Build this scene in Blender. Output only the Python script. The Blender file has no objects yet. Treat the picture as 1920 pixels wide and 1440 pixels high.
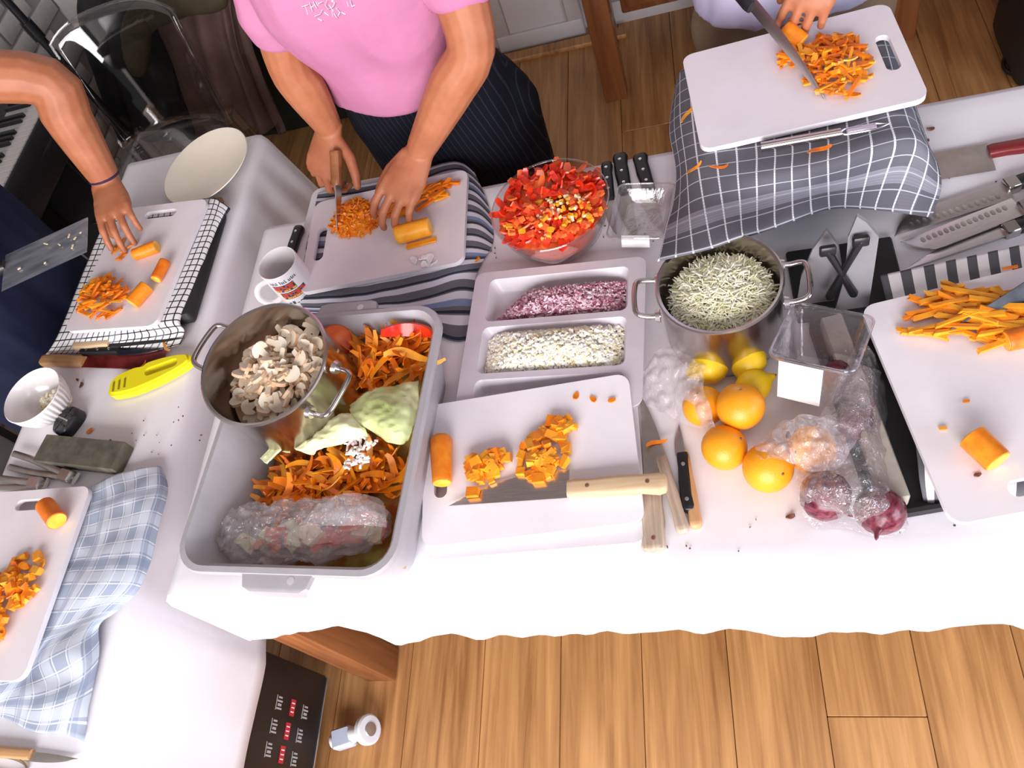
import bpy, bmesh, math, random
from mathutils import Vector as V, Matrix, noise
from mathutils.bvhtree import BVHTree
R_ = random.Random(7)
PI = math.pi
SC = bpy.context.scene
COL = SC.collection

# ------------------------------------------------------------------ camera
CAM = V((0.0, 0.0, 1.85))
AX = ((0.95650746, 0.04415717, -0.28834637), (-0.11068053, -0.85962473, -0.49879369), (-0.26989499, 0.50901422, -0.81735012))
FPX = 1488.36
cd = bpy.data.cameras.new('camera'); cam = bpy.data.objects.new('camera', cd); COL.objects.link(cam)
cd.sensor_width = 36.0; cd.lens = FPX / 1920 * 36; cd.clip_start = 0.02
cm = Matrix.Identity(4)
for i in range(3):
    cm[i][0] = AX[0][i]; cm[i][1] = -AX[1][i]; cm[i][2] = -AX[2][i]; cm[i][3] = CAM[i]
cam.matrix_world = cm
SC.camera = cam
# ------------------------------------------------------------------ light
SC.view_settings.view_transform = 'Standard'; SC.view_settings.look = 'None'
SC.view_settings.gamma = 1.0; SC.view_settings.use_curve_mapping = False
SC.view_settings.exposure = 0.38
w = bpy.data.worlds.new('world'); SC.world = w; w.use_nodes = True
w.node_tree.nodes['Background'].inputs[0].default_value = (0.93, 0.94, 1.0, 1)
w.node_tree.nodes['Background'].inputs[1].default_value = 0.085


def area(name, loc, target, sx, sy, power, col):
    l = bpy.data.lights.new(name, 'AREA'); l.shape = 'RECTANGLE'; l.size = sx; l.size_y = sy
    l.energy = power; l.color = col
    o = bpy.data.objects.new(name, l); COL.objects.link(o); o.location = loc
    o.rotation_euler = (V(target) - V(loc)).to_track_quat('-Z', 'Y').to_euler()
    return o


area('window_daylight', (-0.5, -3.6, 2.05), (-0.35, 0.7, 0.85), 3.8, 3.0, 345, (1.0, 0.97, 0.99))
area('overhead_fill', (0.3, 0.5, 2.70), (0.0, 0.8, 0.7), 1.4, 1.1, 3, (0.97, 0.97, 1.0))  # added overhead fill in place of ceiling bounce, no opening above
area('side_window_daylight', (2.7, -0.9, 1.35), (-0.8, 0.4, 0.6), 1.6, 1.8, 52, (0.74, 0.83, 1.0))


# ------------------------------------------------------------------ pixel -> place
def ray(px, py):
    a, b = px - 960.0, py - 720.0
    return V([AX[0][i] * a + AX[1][i] * b + AX[2][i] * FPX for i in range(3)])


def P(px, py, z):
    d = ray(px, py); return CAM + d * ((z - CAM.z) / d.z)


def PXX(px, py, x):
    d = ray(px, py); return CAM + d * ((x - CAM.x) / d.x)


def PYY(px, py, y):
    d = ray(px, py); return CAM + d * ((y - CAM.y) / d.y)


# ------------------------------------------------------------------ mesh helpers
def rrect(w, d, r, n=5):
    out = []
    for cx, cy, a0 in ((w / 2 - r, d / 2 - r, 0), (-w / 2 + r, d / 2 - r, PI / 2), (-w / 2 + r, -d / 2 + r, PI), (w / 2 - r, -d / 2 + r, 1.5 * PI)):
        for i in range(n + 1):
            a = a0 + PI / 2 * i / n
            out.append((cx + r * math.cos(a), cy + r * math.sin(a)))
    return out


class MB:
    def __init__(s):
        s.v = []; s.f = []; s.m = []; s.uv = None

    def add(s, vs, fs, mi=0):
        o = len(s.v); s.v += [tuple(q) for q in vs]
        s.f += [tuple(i + o for i in f) for f in fs]; s.m += [mi] * len(fs)
        return s

    def loft(s, rings, c0=True, c1=True, mi=0):
        n = len(rings[0]); vs = [p for r in rings for p in r]; fs = []
        for k in range(len(rings) - 1):
            for i in range(n):
                j = (i + 1) % n
                fs.append((k * n + i, k * n + j, (k + 1) * n + j, (k + 1) * n + i))
        if c0: fs.append(tuple(range(n - 1, -1, -1)))
        if c1: fs.append(tuple((len(rings) - 1) * n + i for i in range(n)))
        return s.add(vs, fs, mi)

    def lathe(s, prof, n=28, c0=True, c1=True, mi=0, sq=1.0):
        return s.loft([[(r * math.cos(2 * PI * i / n), r * math.sin(2 * PI * i / n) * sq, z) for i in range(n)] for r, z in prof], c0, c1, mi)

    def tube(s, pts, rad, n=8, rnd=False, flat=1.0, up=None, closed=False, mi=0):
        pts = [V(p) for p in pts]
        if not isinstance(rad, (list, tuple)): rad = [rad] * len(pts)
        rad = list(rad)
        if rnd:
            a = (pts[0] - pts[1]).normalized(); b = (pts[-1] - pts[-2]).normalized()
            pts = [pts[0] + a * rad[0] * .95, pts[0] + a * rad[0] * .7] + pts + [pts[-1] + b * rad[-1] * .7, pts[-1] + b * rad[-1] * .95]
            rad = [rad[0] * .3, rad[0] * .72] + rad + [rad[-1] * .72, rad[-1] * .3]
        rings = []; u = None; m = len(pts)
        for i, p in enumerate(pts):
            if closed: t = pts[(i + 1) % m] - pts[i - 1]
            else: t = pts[min(i + 1, m - 1)] - pts[max(i - 1, 0)]
            t.normalize()
            if u is None:
                u = V(up) if up else (V((0, 0, 1)) if abs(t.z) < .9 else V((1, 0, 0)))
            u = (u - t * u.dot(t)).normalized(); w = t.cross(u)
            rings.append([p + u * (rad[i] * flat * math.sin(2 * PI * k / n)) + w * (rad[i] * math.cos(2 * PI * k / n)) for k in range(n)])
        if closed:
            rings.append(rings[0]); return s.loft(rings, False, False, mi)
        return s.loft(rings, True, True, mi)

    def box(s, c, sz, rot=None, mi=0, taper=1.0):
        c = V(c); x, y, z = [q / 2 for q in sz]; vs = []
        for sx, sy, s_z in ((-1, -1, -1), (1, -1, -1), (1, 1, -1), (-1, 1, -1), (-1, -1, 1), (1, -1, 1), (1, 1, 1), (-1, 1, 1)):
            k = taper if s_z > 0 else 1
            q = V((sx * x * k, sy * y * k, s_z * z))
            vs.append(c + (rot @ q if rot else q))
        return s.add(vs, [(3, 2, 1, 0), (4, 5, 6, 7), (0, 1, 5, 4), (1, 2, 6, 5), (2, 3, 7, 6), (3, 0, 4, 7)], mi)

    def rbox(s, c, sz, r=.004, n=3, mi=0):
        """box with rounded vertical corners and eased top and bottom edges"""
        c = V(c); x, y, z = sz; e = min(r, z * .3)
        rr = []
        for zz, k in ((0, e * .7), (e, 0), (z - e, 0), (z, e * .7)):
            rr.append([(c.x + a, c.y + b, c.z - z / 2 + zz) for a, b in rrect(x - 2 * k, y - 2 * k, max(r - k, .0004), n)])
        return s.loft(rr, True, True, mi)

    def plate(s, outline, h, holes=(), z0=0.0, e=.0015, mi=0, mside=None):
        """slab from a 2D outline with holes, eased top edge"""
        bm = bmesh.new(); loops = []
        for lp in [outline] + list(holes):
            vs = [bm.verts.new((x, y, 0)) for x, y in lp]
            es = [bm.edges.new((vs[i], vs[(i + 1) % len(vs)])) for i in range(len(vs))]
            loops.append((vs, es))
        bmesh.ops.triangle_fill(bm, use_beauty=True, use_dissolve=False, edges=[q for l in loops for q in l[1]])
        bm.verts.index_update(); n = len(bm.verts)
        top = [(q.co.x, q.co.y) for q in bm.verts]; tris = []
        for f in bm.faces:
            ix = [q.index for q in f.verts]
            if f.normal.z < 0: ix.reverse()
            tris.append(tuple(ix))
        bm.free()
        vs = [(x, y, z0 + h) for x, y in top] + [(x, y, z0) for x, y in top]
        fs = tris + [tuple(i + n for i in reversed(t)) for t in tris]
        nflat = len(fs); k = 0
        for li, lp in enumerate([outline] + list(holes)):
            m = len(lp)
            for i in range(m):
                a, b = k + i, k + (i + 1) % m
                fs.append((a, a + n, b + n, b))
            k += m
        s.add(vs, fs, mi)
        if mside is not None: s.m[len(s.m) - (len(fs) - nflat):] = [mside] * (len(fs) - nflat)
        return s

    def grid(s, pts, mi=0, uv=None):
        """pts: rows x cols of points"""
        R, Cn = len(pts), len(pts[0])
        o = len(s.v)
        s.add([p for r in pts for p in r], [(i * Cn + j, i * Cn + j + 1, (i + 1) * Cn + j + 1, (i + 1) * Cn + j) for i in range(R - 1) for j in range(Cn - 1)], mi)
        if uv is not None:
            if s.uv is None: s.uv = {}
            for i in range(R):
                for j in range(Cn): s.uv[o + i * Cn + j] = uv[i][j]
        return s

    def mesh(s, name, mats, smooth=True, angle=38):
        me = bpy.data.meshes.new(name); me.from_pydata(s.v, [], s.f)
        for m in (mats if isinstance(mats, (list, tuple)) else [mats]): me.materials.append(m)
        if any(s.m): me.polygons.foreach_set('material_index', s.m)
        if s.uv is not None:
            ul = me.uv_layers.new(name='UVMap')
            for lp in me.loops: ul.data[lp.index].uv = s.uv.get(lp.vertex_index, (0, 0))
        bm = bmesh.new(); bm.from_mesh(me); bmesh.ops.recalc_face_normals(bm, faces=bm.faces); bm.to_mesh(me); bm.free()
        if smooth:
            me.polygons.foreach_set('use_smooth', [True] * len(me.polygons)); me.set_sharp_from_angle(angle=math.radians(angle))
        return me

    def build(s, name, mats, parent=None, smooth=True, angle=38):
        return link(name, s.mesh(name, mats, smooth, angle), parent)


def link(name, me, parent=None):
    o = bpy.data.objects.new(name, me); COL.objects.link(o)
    if parent: o.parent = parent
    return o


def tag(o, label, cat, group=None, kind=None):
    if label: o['label'] = label
    if cat: o['category'] = cat
    if group: o['group'] = group
    if kind: o['kind'] = kind
    return o


def struct(o):
    o['kind'] = 'structure'; return o


def stuff(o):
    o['kind'] = 'stuff'; return o


def thing(name, label, cat, loc=(0, 0, 0), rotz=0.0, group=None):
    o = bpy.data.objects.new(name, None); COL.objects.link(o); o.empty_display_size = .02
    o.location = loc; o.rotation_euler = (0, 0, rotz)
    return tag(o, label, cat, group)


def aim(o, a, b, roll=0.0, at=None):
    """put the thing's origin on a (or at), its local +x along a->b, local z as near up as it can be, turned by roll about x"""
    a = V(a); b = V(b); x = (b - a).normalized(); y = V((0, 0, 1)).cross(x)
    if y.length < 1e-4: y = V((0, 1, 0))
    y.normalize(); z = x.cross(y)
    m = Matrix((x, y, z)).transposed() @ Matrix.Rotation(roll, 3, 'X')
    o.rotation_euler = m.to_euler(); o.location = at or a
    return o


def cr(p0, p1, p2, p3, t):
    return .5 * ((2 * p1) + (p2 - p0) * t + (2 * p0 - 5 * p1 + 4 * p2 - p3) * t * t + (3 * p1 - p0 - 3 * p2 + p3) * t ** 3)


def spline(pts, n):
    pts = [V(p) for p in pts]; m = len(pts) - 1; out = []
    for k in range(n):
        t = k / (n - 1) * m; i = min(int(t), m - 1); t -= i
        out.append(cr(pts[max(i - 1, 0)], pts[i], pts[i + 1], pts[min(i + 2, m)], t))
    return out


def surf(ctrl, nr, nc):
    cols = [spline(r, nc) for r in ctrl]
    out = [[None] * nc for _ in range(nr)]
    for j in range(nc):
        for i, p in enumerate(spline([c[j] for c in cols], nr)): out[i][j] = p
    return out


def cloth(name, ctrl, nr, nc, mat, W, H, label, cat='tea towel', amp=.0015, sc=30, thick=.0025, zmin=None, parent=None):
    pts = surf(ctrl, nr, nc)
    for i in range(nr):
        for j in range(nc):
            p = pts[i][j]; p.z += amp * noise.noise(p * sc)
            if zmin is not None: p.z = max(p.z, zmin + .0008)
    us = [0.0]; vs = [0.0]                                          # real arc lengths, so the pattern keeps its size
    for j in range(1, nc): us.append(us[-1] + sum((pts[i][j] - pts[i][j - 1]).length for i in range(nr)) / nr)
    for i in range(1, nr): vs.append(vs[-1] + sum((pts[i][j] - pts[i - 1][j]).length for j in range(nc)) / nc)
    uv = [[(us[j], vs[i]) for j in range(nc)] for i in range(nr)]
    mb = MB().grid(pts, uv=uv)
    o = mb.build(name, mat, parent, angle=80)
    md = o.modifiers.new('thickness', 'SOLIDIFY'); md.thickness = thick; md.offset = 0.0
    if label: tag(o, label, cat)
    return o


# ------------------------------------------------------------------ materials
def newmat(name):
    m = bpy.data.materials.new(name); m.use_nodes = True
    nt = m.node_tree; b = nt.nodes['Principled BSDF']
    return m, nt, b


def mth(nt, op, a, b=None, c=None):
    n = nt.nodes.new('ShaderNodeMath'); n.operation = op
    for i, q in enumerate((a, b, c)):
        if q is None: continue
        if isinstance(q, (int, float)): n.inputs[i].default_value = q
        else: nt.links.new(q, n.inputs[i])
    return n.outputs[0]


def mixc(nt, fac, a, b):
    n = nt.nodes.new('ShaderNodeMix'); n.data_type = 'RGBA'
    if isinstance(fac, (int, float)): n.inputs[0].default_value = fac
    else: nt.links.new(fac, n.inputs[0])
    for i, q in ((6, a), (7, b)):
        if isinstance(q, tuple): n.inputs[i].default_value = (*q[:3], 1)
        else: nt.links.new(q, n.inputs[i])
    return n.outputs[2]


def coords(nt, kind='Object', scale=(1, 1, 1), rnd=False):
    t = nt.nodes.new('ShaderNodeTexCoord'); m = nt.nodes.new('ShaderNodeMapping')
    nt.links.new(t.outputs[kind], m.inputs[0]); m.inputs[3].default_value = scale
    if rnd:
        oi = nt.nodes.new('ShaderNodeObjectInfo'); s = mth(nt, 'MULTIPLY', oi.outputs['Random'], 37.0)
        cx = nt.nodes.new('ShaderNodeCombineXYZ')
        for i in range(3): nt.links.new(s, cx.inputs[i])
        nt.links.new(cx.outputs[0], m.inputs[1])
    return m.outputs[0]


def nz(nt, co, scale, detail=4, rough=.55, dist=0.0):
    n = nt.nodes.new('ShaderNodeTexNoise'); nt.links.new(co, n.inputs['Vector'])
    n.inputs['Scale'].default_value = scale; n.inputs['Detail'].default_value = detail
    n.inputs['Roughness'].default_value = rough; n.inputs['Distortion'].default_value = dist
    return n.outputs['Fac']


def ramp(nt, fac, lo, hi):
    n = nt.nodes.new('ShaderNodeMapRange'); nt.links.new(fac, n.inputs[0])
    n.inputs[1].default_value = lo; n.inputs[2].default_value = hi
    return n.outputs[0]


def bump(nt, b, h, strength=.3, dist=.002):
    n = nt.nodes.new('ShaderNodeBump'); n.inputs['Strength'].default_value = strength; n.inputs['Distance'].default_value = dist
    nt.links.new(h, n.inputs['Height']); nt.links.new(n.outputs[0], b.inputs['Normal'])


def M(name, c1, c2=None, sc=20, rough=.5, metal=0.0, bs=0, bd=.001, bst=.4, stretch=(1, 1, 1), lo=.35, hi=.65, spec=.5, rnd=True, sss=0):
    m, nt, b = newmat(name)
    b.inputs['Roughness'].default_value = rough; b.inputs['Metallic'].default_value = metal
    b.inputs['Specular IOR Level'].default_value = spec
    b.inputs['Base Color'].default_value = (*c1, 1)
    if c2 or bs: co = coords(nt, 'Object', stretch, rnd)
    if c2:
        f = ramp(nt, nz(nt, co, sc), lo, hi); nt.links.new(mixc(nt, f, c1, c2), b.inputs['Base Color'])
    if bs: bump(nt, b, nz(nt, co, bs), bst, bd)
    if sss:
        b.inputs['Subsurface Weight'].default_value = sss; b.inputs['Subsurface Radius'].default_value = (.01, .004, .002); b.inputs['Subsurface Scale'].default_value = 1.0
    return m


def clear(name, tint=(1, 1, 1), gloss=.10, edge=.55, rough=.05, milky=0.0, bs=0, bd=.003, bst=.6):
    """thin clear plastic or glass: see-through, mirror-like at grazing angles, a little milky"""
    m = bpy.data.materials.new(name); m.use_nodes = True; nt = m.node_tree; nt.nodes.clear()
    out = nt.nodes.new('ShaderNodeOutputMaterial'); tr = nt.nodes.new('ShaderNodeBsdfTransparent'); gl = nt.nodes.new('ShaderNodeBsdfGlossy')
    tr.inputs[0].default_value = (*tint, 1); gl.inputs['Roughness'].default_value = rough
    lw = nt.nodes.new('ShaderNodeLayerWeight'); lw.inputs[0].default_value = .35
    f = mth(nt, 'MULTIPLY_ADD', lw.outputs['Facing'], edge, gloss)
    mx = nt.nodes.new('ShaderNodeMixShader'); nt.links.new(f, mx.inputs[0]); nt.links.new(tr.outputs[0], mx.inputs[1]); nt.links.new(gl.outputs[0], mx.inputs[2])
    res = mx.outputs[0]
    if bs:
        co = coords(nt); n = nt.nodes.new('ShaderNodeBump'); n.inputs['Strength'].default_value = bst; n.inputs['Distance'].default_value = bd
        nt.links.new(nz(nt, co, bs, 3, .6, 1.0), n.inputs['Height'])
        nt.links.new(n.outputs[0], gl.inputs['Normal']); nt.links.new(n.outputs[0], lw.inputs['Normal'])
    if milky:
        df = nt.nodes.new('ShaderNodeBsdfDiffuse'); df.inputs[0].default_value = (.9, .86, .88, 1)
        m2 = nt.nodes.new('ShaderNodeMixShader'); m2.inputs[0].default_value = milky
        nt.links.new(res, m2.inputs[1]); nt.links.new(df.outputs[0], m2.inputs[2]); res = m2.outputs[0]
    nt.links.new(res, out.inputs[0])
    return m


def uvxy(nt):
    t = nt.nodes.new('ShaderNodeTexCoord'); s = nt.nodes.new('ShaderNodeSeparateXYZ'); nt.links.new(t.outputs['UV'], s.inputs[0])
    return s.outputs[0], s.outputs[1]


def lines(nt, c, period, width, off=0.0):
    a = mth(nt, 'ADD', c, off); f = mth(nt, 'FRACT', mth(nt, 'DIVIDE', a, period))
    return mth(nt, 'LESS_THAN', f, width / period)


def weave(nt, b):
    t = nt.nodes.new('ShaderNodeTexCoord'); n = nz(nt, t.outputs['UV'], 900, 2)
    bump(nt, b, n, .25, .0006)


def towel_mat(name, base, layers, rough=.9):
    """layers: (axis, period, width, offset, colour, strength)"""
    m, nt, b = newmat(name); b.inputs['Roughness'].default_value = rough; b.inputs['Specular IOR Level'].default_value = .1
    u, v = uvxy(nt); c = base
    for ax, per, wd, off, colr, st in layers:
        f = lines(nt, u if ax == 'u' else v, per, wd, off)
        c = mixc(nt, mth(nt, 'MULTIPLY', f, st), c, colr)
    if isinstance(c, tuple): b.inputs['Base Color'].default_value = (*c, 1)
    else: nt.links.new(c, b.inputs['Base Color'])
    weave(nt, b)
    return m


def wood(name, c1, c2, axis=1, grain=60, rough=.4, bumpy=.0004):
    m, nt, b = newmat(name); b.inputs['Roughness'].default_value = rough
    sc = [grain] * 3; sc[axis] = grain / 22
    co = coords(nt, 'Object', tuple(sc), True)
    n1 = nz(nt, co, 1.0, 6, .6, .6)
    sc2 = [9.0] * 3; sc2[axis] = .8
    co2 = coords(nt, 'Object', tuple(sc2), True); n2 = nz(nt, co2, 1.0, 3, .5, 1.5)
    f = mth(nt, 'ADD', mth(nt, 'MULTIPLY', n1, .6), mth(nt, 'MULTIPLY', n2, .5))
    nt.links.new(mixc(nt, ramp(nt, f, .40, .68), c1, c2), b.inputs['Base Color'])
    bump(nt, b, n1, .3, bumpy)
    return m


MAT = {}
MAT['cloth'] = M('white_cotton', (.84, .81, .845), (.88, .85, .88), 6, .9, bs=9, bd=.004, bst=.35, spec=.1, rnd=False)
MAT['board'] = M('white_polyethylene', (.80, .745, .775), (.845, .79, .82), 14, .42, bs=160, bd=.0003, bst=.2, spec=.35)
MAT['oak'] = wood('oak_plank', (.31, .130, .040), (.66, .335, .125), 1, 48, .36)
MAT['seam'] = M('seam_dark', (.10, .05, .022), rough=.9)
MAT['brownwood'] = wood('stained_wood', (.18, .055, .018), (.34, .125, .042), 2, 55, .35)
MAT['palewood'] = wood('pale_wood', (.52, .33, .17), (.74, .55, .34), 0, 110, .55)
MAT['oldwood'] = wood('weathered_wood', (.34, .24, .17), (.66, .53, .42), 0, 130, .7)
MAT['tanwood'] = wood('tan_wood', (.45, .21, .08), (.66, .38, .18), 0, 110, .5)
MAT['steel'] = M('polished_steel', (.56, .515, .49), rough=.19, metal=1.0, bs=4, bd=.004, bst=.1)
MAT['potsteel'] = M('pot_steel', (.50, .455, .43), (.56, .515, .49), 3, .22, 1.0, bs=4, bd=.004, bst=.12)
MAT['cleaversteel'] = M('smeared_steel', (.22, .24, .28), (.46, .48, .52), 14, .32, .55, stretch=(1, 4, 1), bs=20, bd=.001)
MAT['brushed'] = M('brushed_steel', (.64, .60, .585), (.78, .74, .72), 40, .28, 1.0, stretch=(1, 25, 1))
MAT['dullsteel'] = M('dull_steel', (.42, .39, .36), (.60, .56, .52), 18, .38, 1.0)
MAT['darksteel'] = M('dark_steel', (.05, .05, .055), (.10, .10, .105), 30, .4, .7)
MAT['black'] = M('black_plastic', (.012, .012, .014), rough=.35)
MAT['matteblack'] = M('matte_black', (.016, .015, .016), rough=.65)
MAT['rivet'] = M('rivet_metal', (.8, .8, .8), rough=.25, metal=1.0)
MAT['grey'] = M('grey_polypropylene', (.40, .375, .395), (.43, .405, .425), 30, .42, bs=200, bd=.0002, bst=.2)
MAT['trayp'] = M('pale_tray_plastic', (.61, .555, .60), (.65, .595, .64), 30, .35)
MAT['cream'] = M('cream_glaze', (.86, .77, .63), (.89, .81, .68), 8, .25)
MAT['whiteglaze'] = M('white_glaze', (.80, .765, .76), rough=.15)
MAT['paper'] = M('white_paper', (.93, .93, .93), rough=.7)
MAT['orange'] = M('carrot_flesh', (.82, .19, .005), (.90, .29, .010), 60, .38, bs=300, bd=.0006)
MAT['orange2'] = M('carrot_light', (.88, .30, .010), (.92, .40, .025), 60, .38, bs=300, bd=.0006)
MAT['orange3'] = M('carrot_deep', (.70, .13, .004), (.84, .22, .01), 60, .4, bs=300, bd=.0006)
MAT['core'] = M('carrot_core', (.90, .42, .03), (.94, .55, .07), 70, .4)
MAT['red'] = M('pepper_red', (.62, .018, .006), (.80, .05, .012), 40, .22, bs=60, bd=.001)
MAT['red2'] = M('pepper_flesh', (.80, .09, .02), (.88, .19, .04), 50, .3, bs=80, bd=.001)
MAT['pale'] = M('pale_flesh', (.88, .68, .36), (.90, .80, .58), 50, .5)
MAT['cab'] = M('cabbage_pale', (.72, .74, .36), (.86, .86, .60), 12, .45, bs=30, bd=.003, bst=.5)
MAT['cab2'] = M('cabbage_green', (.46, .58, .16), (.80, .82, .46), 14, .45, bs=30, bd=.003, bst=.5)
MAT['mush'] = M('mushroom_flesh', (.74, .60, .44), (.86, .77, .63), 35, .6, bs=120, bd=.0006)
MAT['mushskin'] = M('mushroom_tan', (.55, .33, .18), (.74, .52, .34), 40, .6)
MAT['onionred'] = M('red_onion_bits', (.30, .055, .10), (.62, .32, .40), 90, .3, rnd=False)
MAT['onionpink'] = M('red_onion_pale', (.66, .42, .50), (.84, .70, .76), 90, .3, rnd=False)
MAT['onionwhite'] = M('white_onion_bits', (.94, .91, .78), (.96, .95, .90), 60, .4, rnd=False)
MAT['onionyel'] = M('yellow_onion_bits', (.88, .76, .48), (.92, .86, .66), 60, .4, rnd=False)
MAT['shred'] = M('cabbage_shreds', (.90, .86, .62), (.95, .93, .80), 60, .45, rnd=False)
MAT['shredg'] = M('cabbage_shreds_green', (.80, .80, .46), (.90, .89, .66), 60, .45, rnd=False)
MAT['garlic'] = M('garlic_bits', (.86, .74, .44), (.92, .86, .66), 60, .4, rnd=False)
MAT['skin'] = M('skin', (.37, .122, .054), (.44, .158, .075), 22, .5, bs=140, bd=.0006, bst=.3, rnd=False, spec=.4)
MAT['nail'] = M('nail', (.74, .42, .33), rough=.3)
MAT['yellow'] = M('yellow_plastic', (.90, .76, .012), (.93, .82, .02), 30, .3)
MAT['crumb'] = M('dark_crumb', (.10, .03, .03), (.28, .12, .06), 60, .7)
MAT['glass'] = clear('clear_glass', (.97, .96, .96), .05, .5, .02)
MAT['acryl'] = clear('clear_acrylic', (.93, .92, .92), .05, .55, .02)
MAT['punnet'] = clear('clear_punnet', (.96, .94, .95), .07, .5, .06, .03, bs=30, bd=.002)
MAT['film'] = clear('plastic_film', (.98, .95, .97), .06, .45, .10, .20, bs=45, bd=.012, bst=.9)
MAT['filmred'] = clear('plastic_film_tinted', (.95, .90, .92), .07, .5, .10, .08, bs=55, bd=.010, bst=.9)

# ================================================================== the room
XL, YB = -2.30, 2.68
mb = MB().box((-.15, .85, -.02), (4.4, 3.7, .02))
floor = struct(mb.build('floor', MAT['seam']))
PW, PL = .187, 1.42
full = None
k0 = -12
for k in range(-12, 12):
    x0 = -.084 + PW * k; y = -1.0 - R_.random() * 1.2
    if k == 1: y = .27 - PL
    while y < YB:
        a, b = max(y, -1.0), min(y + PL, YB)
        if b - a > .03:
            if abs(b - a - PL) < 1e-4 and full:
                o = link('plank', full, floor)
            else:
                me = MB().rbox((0, 0, .005), (PW - .0012, b - a - .0012, .010), .0016, 1).mesh('plank', MAT['oak'])
                o = link('plank', me, floor)
                if abs(b - a - PL) < 1e-4: full = me
            o.location = (x0 + PW / 2, (a + b) / 2, -.0098 - R_.random() * .0004)
        y += PL

MAT['wall'] = M('white_plaster', (.58, .55, .53), (.64, .61, .59), 7, .85, bs=80, bd=.001, rnd=False)
MAT['mortar'] = M('painted_mortar', (.40, .385, .37), rough=.9, bs=60, bd=.002)
MAT['brick'] = M('painted_brick', (.55, .53, .51), (.62, .60, .58), 14, .75, bs=40, bd=.004, bst=.6)
MAT['panelwhite'] = M('white_gloss_paint', (.62, .57, .56), (.66, .61, .60), 5, .4)
MAT['shadowwall'] = M('dark_stained_board', (.10, .045, .025), (.15, .07, .04), 8, .5, stretch=(1, 1, 6), rnd=False)
wb = struct(MB().box((-.15, YB + .05, 1.38), (4.4, .10, 2.76)).build('wall_back', MAT['wall']))
wl = struct(MB().box((XL - .05, .85, 1.38), (.10, 3.7, 2.76)).build('wall_left', MAT['mortar']))
struct(MB().box((-.15, .85, 2.80), (4.4, 3.7, .06)).build('ceiling', M('ceiling_paint', (.36, .34, .33), rough=.9)))
bme = [MB().rbox((0, 0, 0), (.011, .206 - .004 * i, .064), .003, 1).mesh('brick', MAT['brick']) for i in range(3)]
for row in range(32):
    for c in range(9):
        y = 2.57 - c * .216 - (.108 if row % 2 else 0) + R_.uniform(-.003, .003)
        if y < .95: continue
        o = link('brick', bme[R_.randrange(3)], wl)
        o.location = (XL + .003 + R_.uniform(-.002, .003), y, .04 + row * .074)
        o.rotation_euler = (R_.uniform(-.012, .012), 0, R_.uniform(-.01, .01))

# back wall: white panelled door, skirting, low wooden threshold strip
door = struct(MB().box((-.555, YB - .02, 1.0), (.33, .035, 2.0)).build('door_1', MAT['panelwhite']))
for x0, x1, z0, z1 in ((-.72, -.39, .012, .075), (-.72, -.39, .95, 1.03), (-.72, -.665, .075, .95), (-.445, -.39, .075, .95)):
    MB().rbox(((x0 + x1) / 2, YB - .043, (z0 + z1) / 2), (x1 - x0, .016, z1 - z0), .004, 1).build('door_rail', MAT['panelwhite'], door)
struct(MB().rbox((.60, YB - .012, .045), (1.76, .022, .09), .003, 1).build('baseboard_back', MAT['panelwhite']))
struct(MB().rbox((-.55, YB - .09, .009), (.62, .05, .018), .004, 1).build('trim_1', MAT['oak']))
cab = thing('wooden_cabinet', 'reddish brown wooden cabinet standing above the white skirting at the back wall', 'cabinet', (.62, YB - .15, 0))
MB().rbox((0, .03, .62), (1.70, .20, .90), .006, 2).build('body', MAT['brownwood'], cab)
for i in range(4): MB().rbox((-.63 + .42 * i, -.078, .62), (.40, .018, .84), .004, 1).build('door', MAT['brownwood'], cab)
for i in (-.5, .78): MB().rbox((i, .03, .085), (.05, .14, .17), .004, 1).build('foot', MAT['brownwood'], cab)
# the dark post of the table behind the cooks
bt = thing('side_table', 'brown wooden table behind the cooks with one thick square leg on the floor', 'table', (-.284, 2.28, 0))
MB().rbox((0, 0, .36), (.075, .075, .72), .003, 2).build('leg', MAT['brownwood'], bt)
MB().rbox((.9, 0, .36), (.075, .075, .72), .003, 2).build('leg', MAT['brownwood'], bt)
MB().rbox((.45, 0, .735), (1.05, .13, .03), .004, 2).build('tabletop', MAT['brownwood'], bt)
dk = thing('dark_cupboard', 'near-black green cupboard against the back wall behind the pink T-shirt', 'cupboard', (-1.27, 2.565, 0))
MAT['darkgreen'] = M('dark_green_paint', (.010, .017, .014), (.016, .026, .021), 6, .5)
MB().rbox((0, 0, .52), (.92, .20, 1.04), .008, 2).build('body', MAT['darkgreen'], dk)
for i in (-1, 1):
    d = MB().rbox((i * .23, -.108, .54), (.44, .018, .94), .004, 1).build('door', MAT['darkgreen'], dk)
    MB().tube([(i * .04, -.115, .66), (i * .04, -.135, .64), (i * .04, -.135, .56), (i * .04, -.115, .54)], .005, 6).build('handle', MAT['dullsteel'], d)

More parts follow.
